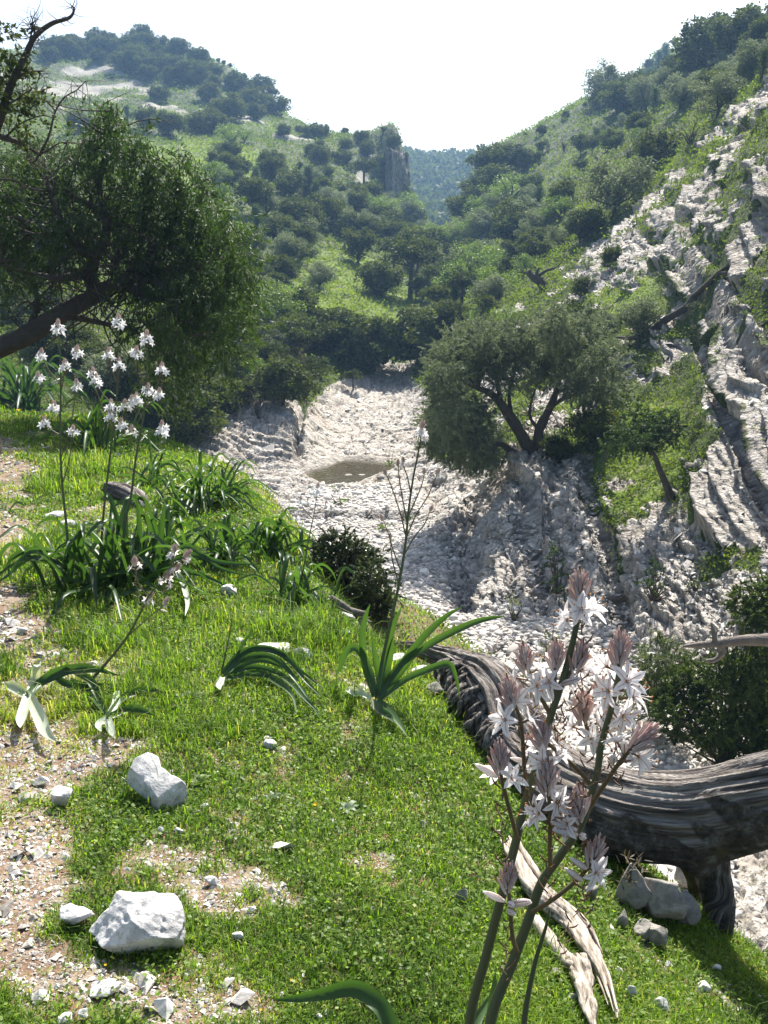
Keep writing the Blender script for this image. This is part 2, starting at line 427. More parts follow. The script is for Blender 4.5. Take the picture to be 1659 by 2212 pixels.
dz += gully([(1500,700),(1560,860),(1659,1080)], 15, .4)
dz -= gully([(1430,480),(1540,620),(1659,780)], 16, .4)
dz += gully([(1410,480),(1500,600),(1659,840)], 13, .4)
dz += gully([(655,870),(640,940),(650,1010)], 9, .6)
# hillside lumps, bed and bank
hill = (GR > 30)*(1-midr)
dz += hill*np.minimum(GR/90, 1)*(.55*fbm(x*.22, y*.22, o=4, seed=61)+.22*fbm(x*.9, y*.9, o=3, seed=63))
dz += (GR > 110)*rockf*.9*(fbm(x*.35, y*.35, o=4, seed=65))
bedn = bedf*(.10*fbm(x*.5, y*.5, o=3, seed=71)+.05*fbm(x*4, y*4, o=2, seed=73))
dz += bedn
side = (GS > .02)*(GS < 1)*(1-midr)
dz += side*sst(.02, .2, GS)*(1-sst(.85, 1, GS))*(.22*fbm(x*1.1, y*1.1, o=4, seed=81))
# the pool sits in a shallow dip
POOL = [(655,1022),(700,1010),(760,1000),(850,996),(862,1004),(835,1028),(806,1040),(770,1056),(700,1058),(672,1048)]
pin = inpoly(GU0, GV0, POOL) & (GR < 42) & (GR > 28)
pd = blur(pin.astype(float), 14)
HZ = GZ+dz
WATER = BED-.03
shore = np.clip(pd*2.2, 0, 1)+.0
pn = .20*fbm(GX*.9, GY*.9, o=5, seed=301)
HZ = np.where((GR < 42) & (GR > 28) & (GS > .9), np.where(pd > .002, WATER+(.5-pd)*.22+pn*np.where(pin, 1, .6)+.02, np.maximum(HZ, WATER+.12+pn*.6)), HZ)
GZ = HZ
GU, GV = proj(GX, GY, GZ)

# look-ups
LR = np.log(RR)
# rock relief: ledges, plates and crevices pushed out along the slope's own normal
VX, VY, VZ = GX.copy(), GY.copy(), GZ.copy()
ra, rb = np.nonzero((midr > .02) & (pd < .02))
def tang(Q):
    ga, gb = np.gradient(Q); return ga[ra, rb], gb[ra, rb]
SX, SY, SZ = blur(GX, 1), blur(GY, 1), blur(GZ, 6)
ta, tb = tang(SX); ua, ub = tang(SY); va_, vb = tang(SZ)
Nr = unit(np.cross(np.stack([ta, ua, va_], -1), np.stack([tb, ub, vb], -1))); Nr *= np.sign(Nr[:, 2:])
x, y, z = GX[ra, rb], GY[ra, rb], GZ[ra, rb]; gu, gr_ = GU[ra, rb], GR[ra, rb]
warp = fbm(x*.35, y*.35, z*.35+.01, 3, 41)
def sawf(s, k): f = s-np.floor(s); return np.where(f < k, f/k, (1-f)/(1-k))
def hit0(u, v):
    dx, dy, dzz = ray(u, v); az = math.atan2(dx, dy); t = dzz/math.hypot(dx, dy); i = int(round(float(np.interp(az, AZ, np.arange(len(AZ))))))
    k = np.nonzero(((GZ[i]-CAM[2])/GR[i] >= t) & (RR > 9))[0][0]; return np.array([GX[i, k], GY[i, k], GZ[i, k]])
bd_ = unit(unit(hit0(1655, 790)-hit0(1440, 490))+unit(hit0(1650, 1060)-hit0(1510, 720))); Nm = unit(np.median(Nr[gu > 1250], axis=0)); bn = unit(np.cross(bd_, Nm))
sc0 = x*bn[0]+y*bn[1]+z*bn[2]
s1 = sc0*.62+warp*.55
s2 = sc0*2.1+warp*1.9+.25*fbm(x*1.2, y*1.2, z*1.2+.01, 2, 44)
s3 = sc0*6.0+warp*5.0+.5*fbm(x*2, y*2, z*2+.01, 2, 45)
al = x*bd_[0]+y*bd_[1]+z*bd_[2]
f1, f2, idd = cell(sc0*3.2+fbm(x*2, y*2, seed=9)*.4, al*1.5, seed=51)
g1, g2, ide = cell(sc0*8, al*4.5, seed=57)
n13 = fbm(x*1.1, y*1.1, z*1.1+.01, 5, 43)
crack = -np.clip(1-(f2-f1)/.14, 0, 1); crk2 = -np.clip(1-(g2-g1)/.2, 0, 1)
gv_ = GV[ra, rb]; slabz = sst(1330, 1430, gu)*sst(1230, 1130, gv_)*1.0; ns_ = 1-.68*slabz
rightrel = (.36+.14*slabz)*(sawf(s1*(1.0), .88)-.5)+(.18+.10*slabz)*(sawf(s2, .84)-.5)+(.08+.03*slabz)*(sawf(s3, .8)-.5)+ns_*(.08*(idd-.5)+.08*crack+.11*(ide-.5)+.06*crk2+.12*n13)
lw = sawf((x*.45+y*.75-z*.5)*1.3+warp*1.5, .85); lw2 = sawf((x*.45+y*.75-z*.5)*4.0+warp*4, .8)
leftrel = .22*(lw-.5)+.10*(lw2-.5)+.04*(idd-.5)+.03*crack+.03*(ide-.5)+.02*crk2+.08*n13
c1, c2, idc = cell(x*1.5+.5*fbm(x, y, seed=12), y*.95, seed=53)
cenrel = .15*(idc-.5)-.16*np.clip(1-(c2-c1)/.10, 0, 1)+.04*(idd-.5)+.03*crack+.03*(ide-.5)+.02*crk2+.05*n13
rgt = sst(900, 1040, gu); cen = (1-rgt)*sst(650, 672, gu); lef = (1-rgt)*(1-sst(650, 672, gu))
amp = (rgt*rightrel+cen*cenrel+lef*leftrel)*midr[ra, rb]*np.interp(gr_, [9, 20, 30], [.5, .85, 1.0])
VX[ra, rb] += Nr[:, 0]*amp; VY[ra, rb] += Nr[:, 1]*amp; VZ[ra, rb] += Nr[:, 2]*amp
GZ[ra, rb] += amp*.8
SLABZ = np.zeros_like(GZ); SLABZ[ra, rb] = np.maximum(slabz, (1-rgt)); CRACK = np.zeros_like(GZ); CRACK[ra, rb] = np.clip(-(crack+.6*crk2)+.5*sst(.25, .6, fbm(x*5, y*5, z*5+.01, 3, 46)), 0, 1)
CRACK[(pd > .001) & (GS > .9)] = .55
# plants root along the ledges between the beds
fr = s1-np.floor(s1); fr2 = s2-np.floor(s2); pl_ = fbm(x*.8, y*.8, z*.8+.01, 4, 93)
led = (((fr > .84) & (pl_ > -.05)) | ((fr2 > .86) & (pl_ > .22))) & (gu > 1230) & (amp == amp)
tmp = rockf.copy(); tmp[ra[led], rb[led]] = .10; rockf = blur(tmp, 1)
def gz(x, y):
    """ground height at (x,y)"""
    x = np.asarray(x, float); y = np.asarray(y, float)
    a = np.interp(np.arctan2(x, y), AZ, np.arange(len(AZ))); b = np.interp(np.log(np.hypot(x, y)+1e-9), LR, np.arange(len(RR)))
    a0 = np.minimum(a.astype(int), len(AZ)-2); b0 = np.minimum(b.astype(int), len(RR)-2); fa = a-a0; fb = b-b0
    return (GZ[a0, b0]*(1-fa)+GZ[a0+1, b0]*fa)*(1-fb)+(GZ[a0, b0+1]*(1-fa)+GZ[a0+1, b0+1]*fa)*fb
def gfield(Fd, x, y):
    a = np.clip(np.interp(np.arctan2(x, y), AZ, np.arange(len(AZ))).round().astype(int), 0, len(AZ)-1)
    b = np.clip(np.interp(np.log(np.hypot(x, y)+1e-9), LR, np.arange(len(RR))).round().astype(int), 0, len(RR)-1)
    return Fd[a, b]
GT = (GZ-CAM[2])/GR
def hit(u, v, rmin=0.5):
    """first ground point along the sight line (u,v)"""
    dx, dy, dzz = ray(u, v); az = math.atan2(dx, dy); t = dzz/math.hypot(dx, dy)
    a = float(np.interp(az, AZ, np.arange(len(AZ)))); a0 = min(int(a), len(AZ)-2); fa = a-a0
    col = GT[a0]*(1-fa)+GT[a0+1]*fa
    k = np.nonzero((col >= t) & (RR > rmin))[0]
    if len(k) == 0: return None
    k = k[0]
    if k == 0: r = RR[0]
    else:
        c0, c1 = col[k-1], col[k]; f = 0 if c1 == c0 else np.clip((t-c0)/(c1-c0), 0, 1); r = RR[k-1]*(1-f)+RR[k]*f
    return np.array([r*math.sin(az), r*math.cos(az), CAM[2]+r*t])
def skyline(u):
    """highest ground elevation over all distances at image column u -> point"""
    az = math.atan2((u-CX)/FPX, 1.0); i = int(round(float(np.interp(az, AZ, np.arange(len(AZ))))))
    k = int(np.argmax(GT[i])); r = RR[k]
    return np.array([r*math.sin(AZ[i]), r*math.cos(AZ[i]), GZ[i, k]])

# ---- materials of the ground
m_terr, nt, out = mat('hillside_ground'); q = N(nt)
pos = q.n('ShaderNodeNewGeometry').outputs['Position']
rk = q.n('ShaderNodeAttribute', attribute_name='rock').outputs['Fac']
lush = q.n('ShaderNodeAttribute', attribute_name='lush').outputs['Fac']
n1 = q.noise(pos, 1.3, 6, .65); n2 = q.noise(pos, 7, 5, .6); n3 = q.noise(pos, .25, 4); n4 = q.noise(pos, 30, 3, .6)
vor = q.n('ShaderNodeTexVoronoi', {'Vector': pos, 'Scale': 3.2, 'Randomness': 1.0}, feature='F1')
vor2 = q.n('ShaderNodeTexVoronoi', {'Vector': pos, 'Scale': 11.0}, feature='F1')
rockc = q.ramp(n1, [(.28, (.22, .195, .165)), (.45, (.42, .385, .34)), (.62, (.55, .515, .465)), (.8, (.66, .63, .585))])
rockc = q.mix(q.math('MULTIPLY', q.ramp(n2, [(.30, (1, 1, 1)), (.46, (0, 0, 0))]), .65), rockc, (.16, .145, .125))
rockc = q.mix(q.math('MULTIPLY', q.n('ShaderNodeAttribute', attribute_name='crack').outputs['Fac'], .75), rockc, (.13, .115, .09))
rockc = q.mix(q.math('MULTIPLY', q.n('ShaderNodeAttribute', attribute_name='scree').outputs['Fac'], .8), rockc, (.27, .26, .215))
rockc = q.mix(q.math('MULTIPLY', q.ramp(n3, [(.52, (0, 0, 0)), (.66, (1, 1, 1))]), .35), rockc, (.42, .34, .27))
gr = q.mix(n2, (.022, .038, .010), (.075, .105, .024))
gl = q.mix(n2, (.07, .12, .015), (.20, .28, .04))
gr = q.mix(lush, gr, gl)
dirt = q.mix(n4, (.17, .12, .08), (.36, .30, .23))
gr = q.mix(q.ramp(n1, [(.56, (0, 0, 0)), (.68, (1, 1, 1))]), gr, dirt)
rkm = q.ramp(q.math('ADD', rk, q.math('MULTIPLY', q.math('SUBTRACT', n2, .5), 1.3)), [(.42, (0, 0, 0)), (.58, (1, 1, 1))])
base = q.mix(rkm, gr, rockc)
hgt = q.math('ADD', q.math('ADD', q.math('MULTIPLY', n2, .55), q.math('MULTIPLY', n4, .25)), q.math('ADD', q.math('MULTIPLY', vor.outputs['Distance'], .5), q.math('MULTIPLY', vor2.outputs['Distance'], .3)))
p = q.n('ShaderNodeBsdfPrincipled', {'Base Color': base, 'Roughness': .9, 'Specular IOR Level': .25, 'Normal': q.bump(hgt, .16, .9)})
q.link(p.outputs[0], out.inputs[0])

m_bank, nt, out = mat('bank_soil'); q = N(nt)
pos = q.n('ShaderNodeNewGeometry').outputs['Position']
n1 = q.noise(pos, 1.6, 6, .65); n2 = q.noise(pos, 14, 5, .65); n4 = q.noise(pos, 70, 3, .6)
br = q.n('ShaderNodeAttribute', attribute_name='rock').outputs['Fac']
soil = q.mix(n4, (.08, .048, .03), (.26, .17, .11))
pale = q.mix(n4, (.15, .105, .07), (.40, .33, .26))
moss = q.mix(n2, (.04, .06, .015), (.09, .13, .03))
c = q.mix(br, q.mix(q.ramp(n2, [(.4, (0, 0, 0)), (.55, (1, 1, 1))]), soil, moss), q.mix(q.ramp(n2, [(.42, (0, 0, 0)), (.6, (1, 1, 1))]), soil, pale))
h = q.math('ADD', n2, q.math('MULTIPLY', n4, .4))
p = q.n('ShaderNodeBsdfPrincipled', {'Base Color': c, 'Roughness': .95, 'Specular IOR Level': .15, 'Normal': q.bump(h, .02, .8)})
q.link(p.outputs[0], out.inputs[0])

m_bed, nt, out = mat('gravel'); q = N(nt)
pos = q.n('ShaderNodeNewGeometry').outputs['Position']
n1 = q.noise(pos, 2, 5, .6); v1 = q.n('ShaderNodeTexVoronoi', {'Vector': pos, 'Scale': 13.0}, feature='F1'); v2 = q.n('ShaderNodeTexVoronoi', {'Vector': pos, 'Scale': 30.0}, feature='F1')
c = q.ramp(q.math('ADD', q.math('MULTIPLY', n1, .6), q.math('MULTIPLY', q.n('ShaderNodeSeparateColor', {0: v1.outputs['Color']}).outputs[0], .4)), [(.25, (.28, .25, .22)), (.55, (.46, .43, .40)), (.8, (.60, .58, .55))])
h = q.math('SUBTRACT', 1.0, q.math('ADD', v1.outputs['Distance'], q.math('MULTIPLY', v2.outputs['Distance'], .4)))
p = q.n('ShaderNodeBsdfPrincipled', {'Base Color': c, 'Roughness': .85, 'Specular IOR Level': .3, 'Normal': q.bump(h, .07, 1.0)})
q.link(p.outputs[0], out.inputs[0])

LUSH = [[(640,560),(760,530),(880,600),(860,680),(780,700),(700,700),(640,640)],[(380,290),(560,330),(560,430),(470,420)],[(600,640),(720,640),(720,760),(640,740)],[(1240,600),(1400,560),(1450,700),(1300,700)],[(820,640),(900,640),(860,780),(800,760)],
        [(560,740),(640,740),(640,800),(560,820)],[(300,300),(420,330),(420,420),(330,380)],[(1200,880),(1480,860),(1500,1130),(1280,1100)]]
lushf = blur(in_any(GU0+20*nz, GV0+20*nz, LUSH).astype(float), 3)
lushf = np.clip(lushf*.9+.35*sst(.0, .5, fbm(GX*.12, GY*.12, o=3, seed=91)), 0, 1)
bare = np.clip(sst(-.05, .35, fbm(GX*1.1, GY*1.1, o=4, seed=95)-.10*(GX+.2)+.05), 0, 1)  # worn patches on the bank
PATH = [[(-300,930),(60,960),(110,1080),(60,1250),(-20,1330),(120,1380),(260,1420),(300,1480),(120,1620),(240,1700),(180,1900),(60,1930),(-300,2000)],[(420,1600),(620,1580),(700,1690),(660,1760),(540,1700),(400,1660)],[(380,1840),(640,1900),(640,2000),(420,1960)],[(220,2110),(420,2060),(520,2130),(560,2230),(180,2240)]]
n5 = fbm(GX*4.5, GY*4.5, o=5, seed=99); n6 = fbm(GX*1.4, GY*1.4, o=4, seed=100); n7 = fbm(GX*14, GY*14, o=3, seed=101)
bb = np.zeros_like(GX)
for u0, v0, ru, rv, am in [(0,1010,90,70,1),(20,1150,60,90,.9),(-20,1330,150,70,1.25),(120,1430,150,45,.85),(20,1660,140,120,1.35),(40,1850,140,100,1.3),(0,2010,80,90,1.0),(210,1640,140,70,.6),(330,1850,160,60,.45),(540,1640,110,60,.7),(500,1920,150,60,.75),(440,1960,50,30,.7),(180,2130,130,70,.85),(420,2180,220,60,.6),(60,2150,90,80,.5),(640,2180,120,40,.55),(980,1900,60,60,.4),(130,1560,100,60,.5),(160,1120,110,40,.5)]:
    bb = bb+am*np.exp(-((GU0-u0)/ru)**2-((GV0-v0)/rv)**2)
bare = sst(.12, 1.0, bb*.95+n5*.75+n6*.35+n7*.45)
bare = np.where(GS < .05, bare, .3)

def terrain_part(name, mask, material, fields):
    """the faces of the one ground sheet that belong to a zone, as a mesh of their own"""
    na, nb = GX.shape
    fm = mask[:-1, :-1]
    ii, jj = np.nonzero(fm)
    a = ii*nb+jj; F = np.stack([a, a+nb, a+nb+1, a+1], -1)
    used, inv = np.unique(F, return_inverse=True); F = inv.reshape(F.shape)
    V = np.stack([VX.ravel()[used], VY.ravel()[used], VZ.ravel()[used]], -1)
    mb = MB(); mb.add(V, F[:, ::-1] if False else F[:, [0, 3, 2, 1]]); me = mb.mesh(name, material, True, False)
    for k, fd in fields.items():
        at = me.attributes.new(k, 'FLOAT', 'POINT'); at.data.foreach_set('value', fd.ravel()[used].astype(np.float32))
    o = bpy.data.objects.new(name, me); COL.objects.link(o)
    return tag(o, kind='structure')
z_bank = GS < .45
z_far = (GR > 215)
z_bed = (bedf > .5) & ~z_bank & ~z_far
z_rock = (midr > .45) & ~z_bank & ~z_bed & ~z_far
z_hill = ~z_bank & ~z_far & ~z_bed & ~z_rock
if not SKIP.get('terrain'):
    terrain_part('grassy_bank', z_bank, m_bank, {'rock': bare})
    terrain_part('stream_bed', z_bed, m_bed, {})
    terrain_part('rock_slope', z_rock, m_terr, {'rock': rockf, 'lush': lushf, 'scree': (GR > 70)*1.0, 'crack': CRACK})
    terrain_part('hillside', z_hill, m_terr, {'rock': rockf, 'lush': lushf, 'scree': (GR > 70)*1.0, 'crack': CRACK})
    terrain_part('distant_hill', z_far, m_terr, {'rock': rockf, 'lush': lushf*.4, 'scree': (GR > 70)*1.0, 'crack': CRACK})

# the cliff at the end of the left ridge
if not SKIP.get('terrain'):
    na_, nb_ = 150, 150; uu, vv = np.meshgrid(np.linspace(0, 1, na_), np.linspace(0, 1, nb_), indexing='ij')
    pL = P(832, 420, 137.0); pR = P(884, 420, 143.0); top = P(860, 326, 140.0)[2]; bot = P(860, 445, 140)[2]
    dirx = (pR-pL); bul = np.sin(uu*PI); cx_ = pL[0]+dirx[0]*uu; cy_ = pL[1]+dirx[1]*uu-1.2*bul+5*(uu > .97)*(uu-.97)*33+(1-vv)*-1.0; cz_ = bot+(top-bot)*vv+.5*fbm(uu*5, vv*0+.3, seed=3)*vv
    rel_ = .9*fbm(uu*9, vv*1.6, o=4, seed=5)+.5*np.abs(fbm(uu*20, vv*3, o=3, seed=6))+.3*fbm(uu*20, vv*20, o=3, seed=7)
    cy_ = cy_-rel_; cx_ = cx_+.5*fbm(uu*3, vv*6, o=3, seed=8)*uu
    cy_[:, -1] += 7; cx_[-1] += .3; cy_[-1] += 9
    i_ = np.arange(na_-1)[:, None]*nb_+np.arange(nb_-1)[None]; mb = MB(); mb.add(np.stack([cx_, cy_, cz_], -1).reshape(-1, 3), np.stack([i_, i_+nb_, i_+nb_+1, i_+1], -1).reshape(-1, 4))
    m_cliff, nt, out = mat('cliff_rock'); q = N(nt); pos = q.n('ShaderNodeNewGeometry').outputs['Position']
    stv = q.n('ShaderNodeMapping', {'Vector': pos, 'Scale': (1.2, 1.2, .22)}).outputs[0]; n1 = q.noise(stv, 1.0, 5, .6)
    c = q.ramp(n1, [(.3, (.10, .095, .085)), (.5, (.26, .23, .19)), (.7, (.40, .37, .33))])
    p = q.n('ShaderNodeBsdfPrincipled', {'Base Color': c, 'Roughness': .95, 'Normal': q.bump(n1, .5, .8)}); q.link(p.outputs[0], out.inputs[0])
    tag(mb.obj('cliff', m_cliff), kind='structure')

# ================================================================ TREES AND SHRUBS
m_oak = leaf_mat('oak_foliage', (.022, .038, .009), (.082, .108, .024), .36, .75)
m_grey = leaf_mat('olive_foliage', (.095, .120, .070), (.20, .235, .140), .34, .7, tcol=(1.2, 1.25, .8))
m_brt = leaf_mat('spring_foliage', (.06, .11, .02), (.14, .22, .04), .45, .5)
m_jun = leaf_mat('juniper_foliage', (.018, .036, .010), (.062, .100, .024), .40, .6, tcol=(1.3, 1.5, .7))
m_brown = leaf_mat('dry_foliage', (.06, .05, .035), (.12, .10, .07), .25, .7)

def bark_mat(name, a, b, sc=6):
    m, nt, out = mat(name); q = N(nt)
    pos = q.n('ShaderNodeTexCoord').outputs['Object']
    n1 = q.noise(pos, sc, 6, .65); n2 = q.noise(pos, sc*5, 4, .6)
    c = q.mix(n1, a, b)
    p = q.n('ShaderNodeBsdfPrincipled', {'Base Color': c, 'Roughness': .9, 'Specular IOR Level': .2, 'Normal': q.bump(q.math('ADD', n1, q.math('MULTIPLY', n2, .5)), .04, .9)})
    q.link(p.outputs[0], out.inputs[0]); return m
m_bark = bark_mat('dark_bark', (.035, .028, .022), (.13, .11, .09))
m_dead = bark_mat('grey_dead_wood', (.07, .058, .048), (.28, .245, .21))

def crown_lumps(r, rx, ry, h0, h1, n, shape='round'):
    """centres and radii of foliage lumps in a crown from height h0 to h1"""
    C = []
    while len(C) < n:
        d = unit(r.normal(size=3)); d[2] = d[2]*.9+.12 if shape != 'umbrella' else abs(d[2])
        d = unit(d); k = r.uniform(.35, .98)
        cz = (h0+h1)/2; hz = (h1-h0)/2
        if shape == 'umbrella': p = np.array([d[0]*rx*k, d[1]*ry*k, h0+(h1-h0)*(.25+.6*d[2]*k)])
        elif shape == 'tall':
            t = r.random()**.8; w = (1-t)**.7*(.75+.35*math.sin(t*9)); p = np.array([d[0]*rx*w*k, d[1]*ry*w*k, h0+(h1-h0)*t*.93])
        else: p = np.array([d[0]*rx*k, d[1]*ry*k, cz+d[2]*hz*k])
        C.append(p)
    return np.array(C)
def foliage(mb, C, R, n, size, r, aspect=.45, droop=0., zsq=.8, shell=.55):
    """n leaves in each lump; denser near the lump's skin; leaf tone varies lump by lump"""
    for c, rad in zip(C, np.broadcast_to(R, (len(C),))):
        k = max(6, int(n*(rad/np.mean(R))**2)) if np.size(R) > 1 else n
        d = unit(r.normal(size=(k, 3))); rr = rad*(shell+(1-shell)*r.random(k)**.7)*(1+.25*r.normal(size=k)*.6)
        off = d*rr[:, None]; off[:, 2] *= zsq
        tone = np.clip(r.normal(.5, .30), .02, .98)
        leaves(mb, c+off, size, aspect, droop, outward=d, var=tone, r=r)
def make_tree(seed, kind):
    """returns (trunk mesh, crown mesh) of a tree about 5 m tall, foot at the origin"""
    r = np.random.default_rng(seed)
    tr, cr = MB(), MB()
    H = 5.0; lean = r.normal(size=2)*.25
    if kind == 'round': C = crown_lumps(r, 2.8, 2.7, .1, 4.8, 60); R = r.uniform(.38, .98, 60); mt, sz, nl, asp = m_oak, .30, 95, .6; fork = 1.0
    elif kind == 'tree': C = crown_lumps(r, 2.3, 2.3, 1.0, 5.0, 46); R = r.uniform(.4, .9, 46); mt, sz, nl, asp = m_oak, .27, 90, .6; fork = 1.7
    elif kind == 'umbrella': C = crown_lumps(r, 1.9, 1.9, 2.3, 5.0, 32, 'umbrella'); R = r.uniform(.35, .7, 32); mt, sz, nl, asp = m_oak, .24, 84, .55; fork = 2.6
    elif kind == 'tall': C = crown_lumps(r, 1.5, 1.5, .8, 5.1, 34, 'tall'); R = r.uniform(.28, .6, 34); mt, sz, nl, asp = m_jun, .14, 120, .4; fork = 2.
    elif kind == 'grey': C = crown_lumps(r, 2.5, 2.4, .6, 4.8, 52); R = r.uniform(.4, .9, 52); mt, sz, nl, asp = m_grey, .24, 105, .42; fork = 1.2
    elif kind == 'bright': C = crown_lumps(r, 2.6, 2.5, .4, 3.6, 34); R = r.uniform(.4, .8, 34); mt, sz, nl, asp = m_brt, .16, 120, .5; fork = .6
    elif kind == 'bare': C = crown_lumps(r, 2.2, 2.1, 1.0, 4.4, 26); R = r.uniform(.35, .7, 26); mt, sz, nl, asp = m_brown, .12, 38, .25; fork = .8
    C[:, :2] += lean*(C[:, 2:]/H)
    foliage(cr, C, R, nl, sz, r, asp)
    top = np.array([lean[0]*.5, lean[1]*.5, fork])
    tube(tr, [(0, 0, -.3), (lean[0]*.1+.05, lean[1]*.1, fork*.5), top], [.20, .15, .13], 8, 7, rough=.2, seed=seed)
    for k in r.choice(len(C), 12, replace=False):
        mid = top*.45+C[k]*.55+r.normal(size=3)*.15; mid[2] += .1
        tube(tr, [top-(0, 0, .1*r.random()), mid, C[k]], [.09, .05, .018], 5, 7)
    return tr.mesh('trunk', m_bark), cr.mesh('crown', mt)
TREES = {}
for kind, nv in (('round', 4), ('tree', 3), ('umbrella', 2), ('tall', 2), ('grey', 2), ('bright', 1), ('bare', 1)):
    TREES[kind] = [make_tree(100+17*len(TREES)+k, kind) for k in range(nv)]
HT = {'round': 4.9, 'tree': 5.1, 'umbrella': 5.2, 'tall': 5.5, 'grey': 4.9, 'bright': 3.9, 'bare': 4.6}
NAME = {'round': ('evergreen_oak', 'evergreen oak'), 'tree': ('oak_tree', 'oak'), 'umbrella': ('oak_tree', 'oak'), 'tall': ('juniper_tree', 'juniper'), 'grey': ('wild_olive', 'wild olive'), 'bright': ('leafy_bush', 'bush'), 'bare': ('bare_shrub', 'shrub')}
_cnt = 0
def put_tree(u, v, hpx, kind, label, group=None, squash=1.0, at=None, wide=1.12, H=None):
    global _cnt
    p = hit(u, v) if at is None else at
    if p is None or p[1] < 8:
        p = skyline(u)
    h = hpx/FPX*p[1]*1.08 if H is None else H
    s = h/HT[kind]
    _cnt += 1
    t, c = TREES[kind][_cnt % len(TREES[kind])]
    nm = NAME[kind][0]
    e = empty(nm, (p[0], p[1], p[2]-.04*h), random.uniform(0, 6.28), (s*wide, s*wide, s*squash))
    for me, n in ((t, 'trunk'), (c, 'crown')):
        o = bpy.data.objects.new(n, me); COL.objects.link(o); o.parent = e
    tag(e, label, 'bush' if kind in ('bright', 'bare') else 'tree', group)
    return e
